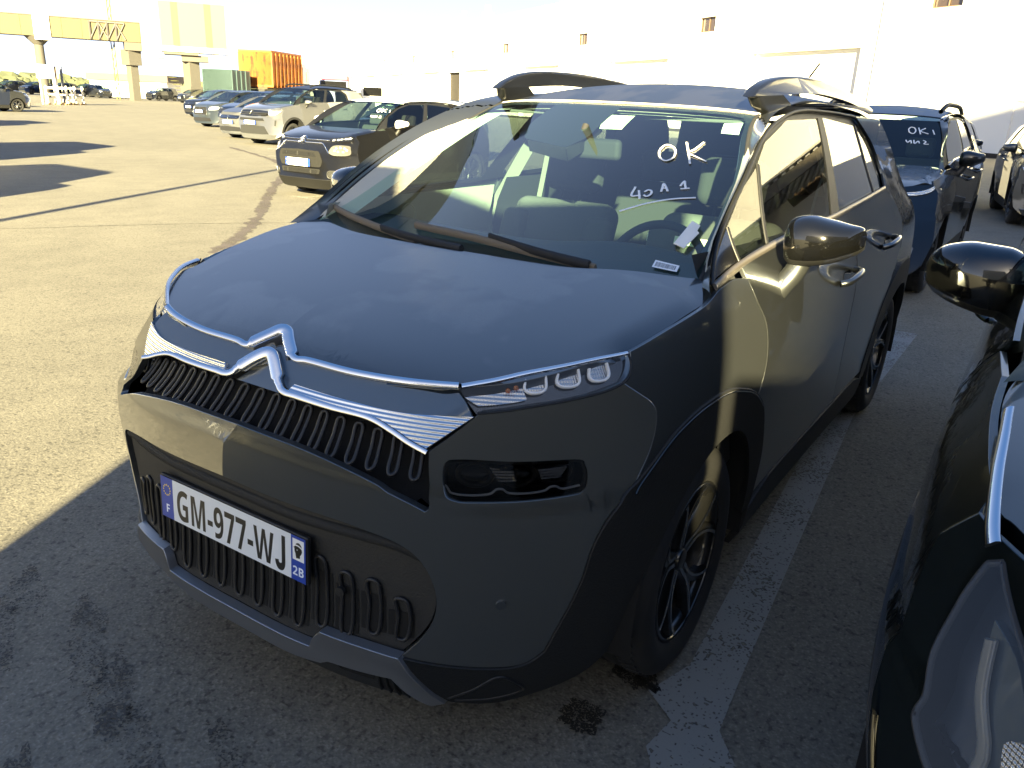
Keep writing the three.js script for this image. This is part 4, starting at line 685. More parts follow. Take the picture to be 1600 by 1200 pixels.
function faceParts(t, style, step, add, m) {
  const P = (o, off, q = {}) => panel(WN, o, { off, step, rim: .006, ...q }), half = o => mirrorHalf(o);
  const two = (name, g, mat) => { add(name, g, mat); add(name, mirrorX(g), mat); };
  const lens = (o, off) => { two('headlamp', P(curve(o, 4), off), LAMPGLOW); };
  const chev = (y0, h, w, u) => along([[-u, y0], [-.09, y0], [-.075, y0], [0, y0 + h], [.075, y0], [.09, y0], [u, y0]], 70);
  if (style === 'hatch') {
    add('grille_panel', P(half(rnd([[0, .50], [.43, .50], [.47, .60], [.42, .735], [0, .75]].map((p, i) => i === 0 || i === 4 ? [...p, 0] : p), .03)), .004), M.dark);
    add('upper_mesh', P(half([[0, .665], [.36, .66], [.33, .715], [0, .72]]), .008), meshGrille);
    add('lower_intake', P(half(rnd([[0, .40, 0], [.40, .395], [.42, .47], [0, .475, 0]], .02)), .006), M.dark);
    add('lower_mesh', P(half([[0, .405], [.36, .40], [.37, .455], [0, .46]]), .008), meshGrille);
    add('chrome_bar', band(WN, chev(.905, .045, .02, .56), .015, .010, { off: .004 }), M.chrome);
    add('chrome_bar', band(WN, along([[-.58, .715], [-.44, .852], [-.36, .858], [-.09, .858], [-.075, .858], [0, .905], [.075, .858], [.09, .858], [.36, .858], [.44, .852], [.58, .715]], 120), .015, .010, { off: .004 }), M.chrome);
    two('lamp_base', P(curve([[.56, .895, 1], [.98, .955], [1.0, .93], [.95, .905], [.62, .875, 1]], 4), .003), M.gloss);
    for (const u of [.63, .72, .80, .88, .95]) two('light_pod', P(rnd([[u - .028, .893 + (u - .6) * .1], [u + .022, .896 + (u - .6) * .1], [u + .036, .920 + (u - .6) * .1], [u - .014, .916 + (u - .6) * .1]], .008), .007), LAMPGLOW);
    two('lower_lamp_base', P(curve([[.56, .73, 1], [.64, .83], [.90, .835], [.925, .79], [.90, .70], [.66, .69]], 4), .004), M.gloss);
    for (const [u, y] of [[.69, .795], [.76, .805], [.83, .795], [.72, .745], [.80, .745], [.86, .77], [.66, .76]]) two('light_pod', P(rnd([[u - .019, y - .015], [u + .019, y - .015], [u + .019, y + .015], [u - .019, y + .015]], .014), .008), LAMPGLOW);
    two('fog_recess', P(rnd([[.54, .34], [.85, .34], [.85, .455], [.54, .455]], .055), .004), M.black);
    two('fog_rim', band(WN, rnd([[.54, .34], [.85, .34], [.85, .455], [.54, .455]], .055), .016, .012, { off: .004, closed: true }), M.loop);
    two('fog_lamp', P(arc(.76, .398, .042, 0, 354, 20), .012), LAMPGLOW);
    add('front_lip', P(half([[0, .17], [.5, .17], [.8, .19], [.95, .28], [.6, .31], [0, .315]]), .006), std(rgb(.007), .6));
  } else if (style === 'suv') {
    add('grille_panel', P(half([[0, .74], [.58, .755], [.66, .80], [.62, .885], [.3, .905], [0, .905]]), .004), M.gloss);
    add('chrome_bar', band(WN, chev(.83, .05, .02, .60), .016, .010, { off: .008 }), std(rgb(.10), .25, .8)); add('chrome_bar', band(WN, chev(.785, .05, .02, .58), .012, .010, { off: .008 }), std(rgb(.10), .25, .8));
    lens([[.64, .79, 1], [.80, .79], [.88, .815], [1.04, .895, 1], [.90, .895], [.63, .88, 1]], .006);
    two('lamp_strip', band(WN, along([[.66, .80], [.82, .80], [1.03, .89]], 12), .012, .006, { off: .008 }), M.whiteTube);
    add('grille_panel', P(half([[0, .63], [.52, .64], [.48, .70], [0, .70]]), .004), M.black);
    add('lower_intake', P(half([[0, .30], [.62, .30], [.50, .50], [0, .52]]), .005), M.cladding);
    add('front_lip', P(half([[0, .18], [.5, .18], [.8, .20], [.85, .285], [0, .285]]), .008), M.satin);
    two('air_slit', P([[.80, .52], [.835, .52], [.86, .66], [.815, .66]], .005), M.black);
  } else if (style === 'hatch2') {
    add('grille_panel', P(half(rnd([[0, .70, 0], [.44, .71], [.54, .79], [.46, .825], [0, .83, 0]], .02)), .004), M.gloss);
    add('emblem', tube(arc(0, .765, .04, 0, 350, 20).map(([a, b]) => WN(a, b)[0].addScaledVector(WN(a, b)[1], .012)), .005, 24, 6, true), M.chrome); add('emblem', band(WN, [[-.065, .763], [0, .767], [.065, .763]], .010, .006, { off: .012 }), M.chrome);
    lens([[.56, .775, 1], [.78, .765], [1.0, .835, 1], [1.06, .885, 1], [.80, .855], [.54, .83, 1]], .006);
    add('lower_intake', P(half(rnd([[0, .27, 0], [.60, .28], [.50, .42], [0, .44, 0]], .02)), .005), M.black);
  } else if (style === 'cross') {
    add('grille_panel', P(half(rnd([[0, .52, 0], [.40, .52], [.46, .66], [.42, .84], [0, .85, 0]], .05)), .004), M.black);
    add('grille_rim', band(WN, [...half(rnd([[0, .52, 0], [.40, .52], [.46, .66], [.42, .84], [0, .85, 0]], .05))], .016, .01, { off: .004, closed: true }), M.chrome);
    add('emblem', band(WN, along([[-.05, .76], [0, .80], [.05, .76]], 12), .014, .008, { off: .008 }), M.chrome);
    lens([[.54, .73, 1], [.84, .74], [.96, .82, 1], [.93, .87], [.53, .85, 1]], .006);
    add('lower_intake', P(half([[0, .26], [.60, .27], [.55, .40], [0, .41]]), .005), M.black);
  } else if (style === 'slim') {
    two('lamp_strip', P(curve([[.42, .885, 1], [.80, .900], [1.07, .945, 1], [1.03, .915], [.80, .875], [.44, .865, 1]], 4), .006), LAMPGLOW);
    add('grille_panel', P(half([[0, .56], [.50, .58], [.66, .70], [.60, .86], [0, .865]]), .004), M.gloss);
    add('emblem', band(WN, along([[-.07, .77], [-.02, .80], [.02, .775], [.07, .80]], 14), .016, .010, { off: .008 }), M.chrome);
    two('air_blade', band(WN, along([[.30, .66], [.52, .69], [.70, .75]], 14), .022, .008, { off: .006 }), M.piano);
    add('lower_intake', P(half([[0, .22], [.66, .23], [.60, .44], [0, .45]]), .005), M.black);
    two('fog_lamp', P(rnd([[.70, .40], [.80, .40], [.80, .47], [.70, .47]], .02), .006), LAMPGLOW);
  } else if (style === 'swept') {                           // long lamp reaching back over the wing
    const o = SWEPT;
    for (const s of [1, -1]) { const S = s > 0 ? g => g : mirrorX, lamp = new THREE.Group(); lamp.name = 'headlamp'; t.add(lamp);
      add('lamp_housing', S(panel(WN, o, { off: -.045, step: .03 })), std(rgb(.022, .024, .026), .35, .3), lamp);
      add('inner_lens', S(panel(WN, curve([[.888, .872, 1], [.84, .80], [.768, .705], [.69, .645, 1], [.63, .68], [.70, .77], [.80, .845]], 5), { off: -.028, step: .02, rim: .012 })), phys(rgb(.085, .105, .112), .25, .4, { clearcoat: 1 }), lamp);
      add('light_bar', S(panel(WN, curve([[.63, .70, 1], [.70, .69], [.745, .76], [.70, .79, 1]], 4), { off: -.018, step: .02, rim: .015 })), M.reflector, lamp);
      add('light_guide', S(band(WN, along([[.865, .852], [.815, .785], [.765, .718], [.70, .660]], 30), .020, .006, { off: -.022 })), std(rgb(.24, .24, .22), .35, .2, { bumpMap: dataTex(64, (x, y) => [.5 + .25 * Math.cos(x * Math.PI * 64) + .25 * Math.cos(y * Math.PI * 12)]), bumpScale: .0015 }), lamp);
      add('lamp_box', S(panel(WN, [[.64, .66], [.69, .66], [.70, .70], [.65, .71]], { off: -.012, step: .02, rim: .03 })), M.reflector, lamp);
      add('lamp_lens', S(panel(WN, o, { off: .002, step: .02, rim: .01 })), phys(rgb(.82), .0, 0, { transmission: 1, thickness: 0, ior: 1.45 }), lamp);
      add('lamp_seal', S(band(WN, o, .012, .003, { off: -.002, closed: true })), M.rubber, lamp); }
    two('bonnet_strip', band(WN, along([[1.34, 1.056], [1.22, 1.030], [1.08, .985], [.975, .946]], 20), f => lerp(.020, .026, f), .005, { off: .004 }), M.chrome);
    add('grille_panel', P(half([[0, .35], [.55, .35], [.60, .55], [.50, .80], [0, .84]]), .004), M.black);
    two('air_blade', band(WN, along([[.90, .30], [.95, .45], [.99, .58]], 14), .02, .008, { off: .004 }), M.piano);
  }
}
function buildCar(o) {
  const step = o.step || .08, s = bodyShapes(step), [sx, sy, sz] = o.scale;
  const t = thing(o.name, o.label, 'car', [o.x, 0, o.z], o.turn || 0, o.group);
  const add = (name, g, mat, parent) => { const m = mesh(name, g, mat, parent || t); if (!parent) m.scale.set(sx, sy, sz); return m; };
  const two = (name, g, mat) => [add(name, g, mat), add(name, s2(g), mat)];
  const mir = new Map(), s2 = g => { if (!g.userData.mir) g.userData.mir = mirrorX(g); return g.userData.mir; };
  const p = o.paint, clad = o.clad ? M.cladding : p;
  add('front_bumper', o.style === 'swept' ? panel(WN, s.bumperOutline, { step: .022, rim: .010, holes: [SWEPT, SWEPT.map(q => [-q[0], q[1]])] }) : s.bumper, p); two('fender', s.fender, p); two('front_door', s.frontDoor, p); two('rear_door', s.rearDoor, p); two('rear_quarter', s.quarter, p); add('tailgate', s.tail, p);
  two('sill', s.sill, M.cladding); if (o.clad) for (const a of s.arch) two('arch_trim', a, M.cladding);
  add('bonnet', s.hood, o.hood || p); add('windscreen', s.glass, o.glass || M.glass); add('scuttle', s.scuttle, M.black); add('roof', s.roof, o.roof || p); two('pillar', s.pillar, o.pillar || p); two('roof_edge', s.rail, o.rail || o.pillar || p); two('window_frame', s.frame, M.black);
  for (const w of s.win) two('side_window', w, M.glassDark);
  for (const l of s.liner) two('wheel_liner', l, M.dark);
  for (const h of s.handle) two('handle', h, p);
  add('dashboard', s.dash, M.dash); add('cabin_floor', s.floor, M.dark); add('seat', s.seat(.36), M.fabricDark); add('seat', s.seat(-.36), M.fabricDark); add('underbody', s.under, M.dark);
  const start = t.children.length; faceParts(t, o.style, step * .7, (n, g, m, par) => { if (par) { par.scale.set(sx, sy, sz); return mesh(n, g, m, par); } return add(n, g, m); }, o);
  if (o.plate) { const pl = plateParts(t, WN, o.plate, o.plateY || .57, .018); pl.position.y *= sy; pl.position.z *= sz; }
  if (o.rails) for (const q of [1, -1]) { const c = [[.53, 1.545, -.95], [.55, 1.60, -1.12], [.555, 1.615, -1.6], [.55, 1.60, -2.25], [.54, 1.545, -2.6]].map(v => V(v[0] * q, v[1], v[2])); add('roof_bar', tube(c, .022, 30, 8), o.rails); }
  for (const q of [1, -1]) { const z = o.mirrorZ ?? -.5; const m = mirrorParts(t, [q * (o.mirrorX ?? .825) * sx, (o.mirrorY ?? 1.055) * sy, z * sz], q, { top: o.mirrorPaint || p, low: M.black, foot: M.black }, { w: .205, h: .135, ...(o.mirrorSize || {}) }); if (o.mirrorTurn) m.rotation.y = q * o.mirrorTurn; }
  const key = o.r || .325; if (!wheelProto.has(key)) { const tmp = new THREE.Group(); wheelProto.set(key, wheelParts(tmp, key, key * .68, .205)); }
  for (const [x, z] of [[1, 0], [-1, 0], [1, -2.604], [-1, -2.604]]) { const w = wheelProto.get(key).clone(); t.add(w); w.position.set(x * .808 * sx, key, z * sz); w.rotation.y = x < 0 ? Math.PI : 0; w.rotation.x = .4 * x; }
  if (o.marks) add('marker_writing', o.marks.map(q => band(TN, along(q, Math.max(6, q.length * 4)), .012, .002, { off: .002 })), M.whitePaint);
  return t;
}
buildMainCar();
// ---------- ground ----------
const asphaltMap = dataTex(1024, (x, y) => {
  const n = hash(x * 1024, y * 1024, 1), m = vnoise(x * 420, y * 420, 2, 420), k = vnoise(x * 200, y * 200, 6, 200), b = fbm(x * 9, y * 9, 3, 9, 4);
  let c = .64 + .27 * (m - .5) + .20 * (k - .5) + .16 * (n - .5) + .22 * (b - .5); if (m > .80 && n > .25) c += .20; if (k < .18) c -= .18;
  return [Math.pow(clamp(c * .235), 1 / 2.2), Math.pow(clamp(c * .218), 1 / 2.2), Math.pow(clamp(c * .178), 1 / 2.2)];
}, { srgb: true });
const asphaltBump = dataTex(1024, (x, y) => { const m = vnoise(x * 420, y * 420, 2, 420), k = vnoise(x * 200, y * 200, 6, 200), n = hash(x * 1024, y * 1024, 1); return [m * .6 + k * .3 + n * .1]; });
const asphaltMat = std(rgb(1), .88, 0, { map: asphaltMap, bumpMap: asphaltBump, bumpScale: .0018, vertexColors: true });
{
  const N = 180, pos = [], uv = [], col = [], idx = [], warp = t => Math.sign(t) * (Math.pow(Math.abs(t), 3.2) * 1500 + Math.abs(t) * 12);
  for (let j = 0; j <= N; j++) for (let i = 0; i <= N; i++) {
    const x = warp(i / N * 2 - 1) - 2, z = warp(j / N * 2 - 1) - 3; pos.push(x, 0, z); uv.push(x / 2.2, z / 2.2);
    const f = .82 + .36 * fbm(x * .35 + 40, z * .35 + 40, 21, 0, 3) , d = .92 + .16 * vnoise(x * .05, z * .05, 30); col.push(f * d, f * d * .995, f * d * .98);
  }
  for (let j = 0; j < N; j++) for (let i = 0; i < N; i++) { const a = j * (N + 1) + i; idx.push(a, a + N + 1, a + 1, a + 1, a + N + 1, a + N + 2); }
  const g = new THREE.BufferGeometry(); g.setAttribute('position', new THREE.Float32BufferAttribute(pos, 3)); g.setAttribute('uv', new THREE.Float32BufferAttribute(uv, 2)); g.setAttribute('color', new THREE.Float32BufferAttribute(col, 3)); g.setIndex(idx); g.computeVertexNormals();
  const m = new THREE.Mesh(g, asphaltMat); m.name = 'ground'; m.userData.kind = 'structure'; m.receiveShadow = true; scene.add(m);
}
function wornTex(seed, keep) { const n = 512, a = new Uint8Array(n * n * 4); for (let j = 0; j < n; j++) for (let i = 0; i < n; i++) { const x = i / n, y = j / n, f = fbm(x * 6, y * 6, seed, 6, 3), s = vnoise(x * 160, y * 160, seed + 3, 160), v = sstep(.38, .56, keep + (f - .5) * .5 + (s - .5) * .75) * 255, o = (j * n + i) * 4; a[o] = a[o + 1] = a[o + 2] = v; a[o + 3] = 255; } const t = new THREE.DataTexture(a, n, n); t.wrapS = t.wrapT = THREE.RepeatWrapping; t.magFilter = THREE.LinearFilter; t.minFilter = THREE.LinearMipmapLinearFilter; t.generateMipmaps = true; t.needsUpdate = true; return t; }
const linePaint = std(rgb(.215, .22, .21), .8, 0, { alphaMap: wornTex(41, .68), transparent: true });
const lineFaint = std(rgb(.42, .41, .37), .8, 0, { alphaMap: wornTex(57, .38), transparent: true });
function flatPoly(pts, y, scale = 1) { const sh = new THREE.Shape(pts.map(p => new THREE.Vector2(p[0], -p[1]))), g = new THREE.ShapeGeometry(sh); g.rotateX(-Math.PI / 2); g.translate(0, y, 0); const p = g.attributes.position, uv = g.attributes.uv; for (let i = 0; i < p.count; i++) uv.setXY(i, p.getX(i) / scale, p.getZ(i) / scale); return g; }
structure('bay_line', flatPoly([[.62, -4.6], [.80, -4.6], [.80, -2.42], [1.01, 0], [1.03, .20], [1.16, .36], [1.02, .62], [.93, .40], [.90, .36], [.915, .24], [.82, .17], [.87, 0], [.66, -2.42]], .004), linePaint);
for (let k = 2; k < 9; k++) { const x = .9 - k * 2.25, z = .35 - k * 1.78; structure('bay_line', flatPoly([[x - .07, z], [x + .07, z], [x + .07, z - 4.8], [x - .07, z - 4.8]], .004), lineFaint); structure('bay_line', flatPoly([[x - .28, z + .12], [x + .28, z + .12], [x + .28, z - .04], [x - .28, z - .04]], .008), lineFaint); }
function blob(cx, cz, rx, rz, turn, seed, n = 40) { const o = []; for (let i = 0; i < n; i++) { const a = i / n * Math.PI * 2, r = .60 + .5 * vnoise(Math.cos(a) * 2.2 + 9, Math.sin(a) * 2.2 + 9, seed) + .30 * vnoise(Math.cos(a) * 7 + 30, Math.sin(a) * 7 + 30, seed) + .10 * (hash(i, seed, 2) - .5), x = Math.cos(a) * rx * r, z = Math.sin(a) * rz * r; o.push([cx + x * Math.cos(turn) - z * Math.sin(turn), cz + x * Math.sin(turn) + z * Math.cos(turn)]); } return o; }
const oil = std(rgb(.018, .016, .013), .5, 0, { alphaMap: wornTex(71, .60), transparent: true }), damp = std(rgb(.055, .052, .048), .8, 0, { alphaMap: wornTex(83, .34), transparent: true });
tag(mesh('oil_stain', flatPoly(blob(.745, .10, .11, .055, .65, 5, 90), .004, .5), oil), 'dark oil stain on the asphalt right in front of the near front tyre', 'stain');
tag(mesh('oil_stain', flatPoly(blob(.72, .36, .06, .06, .2, 8, 90), .004, .5), oil), 'small dark oil spot on the asphalt under the front bumper corner', 'stain');
{ const g = []; for (const [x, z, a, b, t, s] of [[-.55, .95, .24, .05, .5, 1], [-.30, 1.02, .20, .05, .6, 2], [-.05, 1.10, .22, .045, .4, 3], [-.75, 1.10, .22, .06, .5, 4], [-.48, 1.28, .16, .04, .6, 5], [.10, .98, .12, .03, .4, 6], [-.92, .92, .16, .05, .4, 7], [-.18, 1.32, .14, .03, .5, 9]]) g.push(flatPoly(blob(x, z, a, b, t, s), .004, .7)); tag(mesh('damp_patch', g, damp), 'faint dark damp patches on the shaded asphalt before the bumper', 'stain', null, 'stuff'); }
// cracks and an old sealed joint
function crack(pts, w, mat, label) { const c = new THREE.CatmullRomCurve3(pts.map(p => V(p[0], .004, p[1]))), n = 160, L = [], R = []; const r = rng(pts.length * 77 + Math.round(w * 1e4)); for (let i = 0; i <= n; i++) { const p = c.getPoint(i / n), t = c.getTangent(i / n), k = w * (.35 + r() * .9), j = w * (w > .05 ? .5 : 2.4) * (vnoise(i * .45, 3, 9) - .5); L.push([p.x + t.z * (k + j), p.z - t.x * (k + j)]); R.push([p.x - t.z * (k - j), p.z + t.x * (k - j)]); } const m = mesh('crack', flatPoly([...L, ...R.reverse()], .004), mat); return tag(m, label, 'crack'); }
const crackMat = std(rgb(.03, .027, .024), .95), sealMat = std(rgb(.085, .07, .066), .8, 0, { alphaMap: wornTex(91, .62), transparent: true });
crack([[-11.5, -.2], [-7.86, -2.29], [-7.4, -3.1], [-6.91, -3.96], [-6.2, -5.0]], .007, crackMat, 'thin crack running across the sunlit asphalt left of the grey car');
crack([[-5.2, -3.0], [-6.31, -4.3], [-9.0, -6.9], [-13.0, -10.6], [-18.14, -13.26]], .09, sealMat, 'brownish sealed joint running along the sunlit asphalt towards the parked row');
// ---------- the cars around ----------
const FR = [-1, 1];
const carGroups = 'cars parked in the row on the left';
const genericPlate = plateTex('GD-518-NZ', 'F', '', false), genericPlate2 = plateTex('GG-204-HT', 'F', '', false);
const P_ = { black: phys(rgb(.004, .004, .0045), .4, .1, { clearcoat: .6, clearcoatRoughness: .03 }), silver: carPaint(.34, .345, .355), grey: carPaint(.17, .175, .18), navy: carPaint(.02, .035, .075), teal: carPaint(.07, .10, .11), dark: carPaint(.035, .038, .043), green: carPaint(.012, .02, .02), white: carPaint(.75, .75, .74, 0), graphite: carPaint(.07, .075, .08) };
const okMarks = [[[.66, .50], [.70, .53], [.69, .58], [.63, .60], [.58, .57], [.60, .52], [.655, .50]], [[.70, .64], [.58, .67]], [[.70, .74], [.64, .67], [.60, .78]], [[.68, .85], [.60, .87]], [[.45, .50], [.41, .53], [.45, .56], [.40, .58]], [[.46, .60], [.40, .62], [.45, .66], [.41, .68]], [[.47, .72], [.45, .76], [.41, .74], [.41, .80]]];
buildCar({ name: 'parked_hatchback', label: 'black hatchback with a white roof and white mirror caps beyond the grey car', group: null, paint: P_.black, roof: P_.white, mirrorPaint: P_.white, scale: [.985, .95, .96], style: 'hatch', rail: P_.white, plate: genericPlate, plateY: .56, x: -8.15, z: -7.55, step: .05, marks: okMarks, clad: false });
buildCar({ name: 'parked_car', label: 'grey green car mostly hidden between the white roofed black hatchback and the silver suv', paint: P_.teal, scale: [1, .95, 1], style: 'cross', x: -12.0, z: -12.8, step: .1 });
buildCar({ name: 'parked_suv', label: 'silver suv with a wide black grille and black wheel arches, in the left row', paint: P_.silver, roof: P_.black, pillar: P_.black, rails: M.black, clad: true, scale: [1.05, 1.10, 1.05], style: 'suv', plate: genericPlate2, plateY: .585, x: -18.9, z: -15.5, step: .06 });
buildCar({ name: 'parked_hatchback', label: 'pale grey hatchback with a slot grille, left of the silver suv', paint: P_.grey, scale: [1, .90, .99], style: 'hatch2', plate: genericPlate, plateY: .585, x: -21.8, z: -16.9, step: .08 });
buildCar({ name: 'parked_car', label: 'dark navy car tucked behind the pale grey hatchback', paint: P_.navy, scale: [1, .98, 1.02], style: 'slim', x: -25.6, z: -19.8, step: .1 });
buildCar({ name: 'parked_car', label: 'blue grey car with a rounded black grille and bright plate, left of the navy car', paint: carPaint(.13, .155, .17), scale: [1, .96, 1], style: 'cross', plate: genericPlate2, plateY: .66, x: -29.3, z: -21.3, step: .1 });
buildCar({ name: 'parked_car', label: 'small dark car at the far left of the near row, past the blue grey one', paint: P_.dark, scale: [.98, .96, .98], style: 'hatch2', plate: genericPlate, plateY: .57, x: -40.3, z: -28.6, step: .12 });
const fam = [P_.grey, P_.dark, P_.graphite, P_.black, P_.silver, P_.navy];
[[-45.5, -33.8, 'grey'], [-50.5, -37.3, 'grey'], [-57.5, -41.8, 'silver'], [-64, -46.2, 'grey'], [-72, -51, 'black'], [-82, -57.2, 'dark']].forEach(([x, z, c], i) => buildCar({ name: 'distant_car', label: ['grey car just past the small dark one in the receding row', 'second grey car in the receding row, left of the first', 'pale silver car in the receding row with bright headlamps', 'grey car in the receding row beside the pale silver one', 'black car near the far end of the receding row', 'dark car at the far end of the receding row'][i], group: carGroups, paint: P_[c], scale: [1, .95, 1], style: ['suv', 'cross', 'hatch2'][i % 3], plate: i % 2 ? genericPlate : null, x, z, step: .16 }));
[[-93, -60.5, .2], [-99.5, -58, 1.45]].forEach(([x, z, a], i) => buildCar({ name: 'distant_car', label: ['dark car standing apart near the far end of the lot', 'dark car seen side on at the far end of the lot'][i], paint: [P_.dark, P_.graphite][i], scale: [1, .95, 1], style: 'cross', x, z, turn: a, step: .16 }));
for (let i = 0; i < 4; i++) buildCar({ name: 'distant_car', label: ['first dark car from the left in the short row behind the white trestles', 'second dark car from the left in the short row behind the trestles', 'third dark car from the left in the short row behind the trestles', 'rightmost dark car of the short row behind the trestles'][3 - i], group: 'dark cars in the short row behind the trestles', paint: [P_.dark, P_.black, P_.navy, P_.dark][i], scale: [1, .98, 1], style: 'suv', x: -107 - i * 2.6 + 2, z: -58 + i * 1.9, turn: .2, step: .2 });
buildCar({ name: 'facing_car', label: 'dark car at the left edge with its nose pointing right', paint: P_.graphite, scale: [1, .97, 1.04], style: 'hatch2', x: -44.9, z: -20.4, turn: Math.PI, step: .1 });
buildCar({ name: 'facing_car', label: 'dark roofed car just behind the one at the left edge', paint: P_.navy, scale: [1, 1.0, 1], style: 'suv', x: -53.6, z: -23.6, turn: Math.PI, step: .16 });
// right side
buildCar({ name: 'parked_suv', label: 'black suv right behind the grey car with white marker writing on its windscreen', paint: carPaint(.022, .024, .027), rails: M.black, scale: [1.0, 1.03, 1.03], style: 'slim', x: -.22, z: -6.35, step: .05, marks: okMarks });
buildCar({ name: 'parked_car', label: 'dark car behind the black suv, only its corner and mirror showing', paint: P_.dark, scale: [1, 1.0, 1], style: 'slim', x: -.98, z: -15.4, step: .1 });
buildCar({ name: 'parked_car', label: 'dark car at the right edge beyond the near mirror', paint: P_.graphite, scale: [1, 1.0, 1], style: 'suv', x: 1.60, z: -13.7, turn: .16, step: .08 });
buildCar({ name: 'near_car', label: 'very dark green car at the right edge with a long swept headlamp and black mirror', paint: P_.green, scale: [1.0, .945, 1.10], style: 'swept', clad: true, x: 2.215, z: .12, step: .035, mirrorPaint: M.piano, mirrorZ: -.80, mirrorX: .765, mirrorY: 1.02, mirrorSize: { w: .285, h: .200, blunt: 1 } });
// ---------- two vans standing behind the camera: their shade lies over the front of the grey car ----------
function van(x, z, turn, paint, label, H = 2.35) {
  const t = thing('panel_van', label, 'van', [x, 0, z], turn), L = 5.3, Wd = 1.98;
  const side = new THREE.Shape([[0, .35], [0, .95], [.15, 1.12], [.85, 1.28], [1.55, 2.12], [1.85, H - .04], [2.2, H], [L, H - .02], [L + .06, .35]].map(p => new THREE.Vector2(...p)));
  const g = new THREE.ExtrudeGeometry(side, { depth: Wd - .16, bevelEnabled: true, bevelSize: .08, bevelThickness: .08, bevelSegments: 3 }); g.translate(0, 0, -(Wd - .16) / 2); g.rotateY(Math.PI / 2 * 1); g.rotateY(Math.PI / 2 * 0);
  mesh('body', g, paint, t);
  const ws = new THREE.PlaneGeometry(1.6, .95).rotateX(-.70).translate(0, 1.70, -1.24); mesh('windscreen', ws.rotateY(0), M.gloss, t);
  for (const s of [1, -1]) { mesh('side_window', new THREE.PlaneGeometry(.9, .6).rotateY(s * Math.PI / 2).translate(s * (Wd / 2 + .005), 1.65, -1.95), M.gloss, t); for (const zz of [-.95, -4.3]) { const w = wheelProto.get(.325).clone(); t.add(w); w.position.set(s * (Wd / 2 - .02), .325, zz); w.rotation.y = s < 0 ? Math.PI : 0; } }
  return t;
}
function boxTruck(q0, w, zf, H, label) {                    // backed up towards the row; its sides run along the sunlight
  const hd = Math.atan2(.455, .89), lx = q0 + .511 * zf, t = thing('box_truck', label, 'truck', [lx + .89 * w / 2, 0, zf - .455 * w / 2], hd), wm = std(rgb(.62, .62, .60), .6);
  mesh('cargo_box', box(w, H - .95, 5.6, 0, .95 + (H - .95) / 2, 2.8, .03), wm, t); mesh('rear_door', [box(w * .47, H - 1.25, .03, -w * .24, .95 + (H - .95) / 2, -.012), box(w * .47, H - 1.25, .03, w * .24, .95 + (H - .95) / 2, -.012)], wm, t); mesh('rear_bumper', box(w, .16, .12, 0, .62, .10), M.black, t);
  mesh('chassis', box(.9, .22, 7.4, 0, .80, 3.75), M.black, t); mesh('cab', [new RoundedBoxGeometry(w * .94, 1.95, 1.7, 3, .15).translate(0, 1.75, 6.6)], wm, t); mesh('windscreen', box(w * .84, .8, .03, 0, 2.15, 7.44), M.gloss, t);
  for (const z of [1.3, 6.6]) for (const s of [1, -1]) { const q = wheelProto.get(.325).clone(); q.scale.setScalar(1.4); t.add(q); q.position.set(s * (w / 2 - .04), .455, z); q.rotation.y = s < 0 ? Math.PI : 0; }
  return t;
}
{
  boxTruck(-1.68, 2.26, 4.5, 2.74, 'first low white box truck backed up opposite the grey suv, behind the camera');
  boxTruck(.885, 2.3, 4.9, 2.5, 'second low white box truck beside the first one, behind the camera');
  { const p = thing('pallet_stack', 'tall stack of wooden pallets between the two box trucks, behind the camera', 'pallets', [.87 + .511 * 4.1, 0, 4.1], Math.atan2(.455, .89)); for (let k = 0; k < 11; k++) mesh('pallet', [box(.5, .022, .8, .02 * (hash(k, 1, 1) - .5), k * .148 + .135, 0), box(.5, .10, .09, 0, k * .148 + .07, -.34), box(.5, .10, .09, 0, k * .148 + .07, 0), box(.5, .10, .09, 0, k * .148 + .07, .34), box(.5, .02, .8, 0, k * .148 + .01, 0)], std(rgb(.30, .22, .13), .85), p); }
  const q0 = 1.36, z0 = 40, t = thing('terminal_block', 'tall pale terminal block out of the picture, behind the camera to the right', 'building', [q0 + .511 * z0, 0, z0], Math.atan2(.455, .89)), cm = std(rgb(.40, .38, .35), .85);
  mesh('wall', box(70, 27, 20, 35, 13.5, 10), cm, t); mesh('cornice', box(70.4, .6, 20.4, 35, 27.3, 10), cm, t); const wn = []; for (let f = 0; f < 7; f++) for (let k = 0; k < 22; k++) wn.push(box(1.6, 1.5, .06, 2.4 + k * 3.1, 2.4 + f * 3.6, -.02)); tag(mesh('window', wn, M.gloss, t), null, null, null, 'stuff');
}
[[-10.4, -1.5, 'white panel van out of the picture, its shade nearest on the sunlit asphalt'], [-16.7, -5.4, 'white panel van out of the picture, its shade the broad middle one'], [-29.6, -10.6, 'white panel van out of the picture, its shade the farthest small one']].forEach(([x, z, l]) => van(x, z, Math.PI, P_.white, l, 2.3));
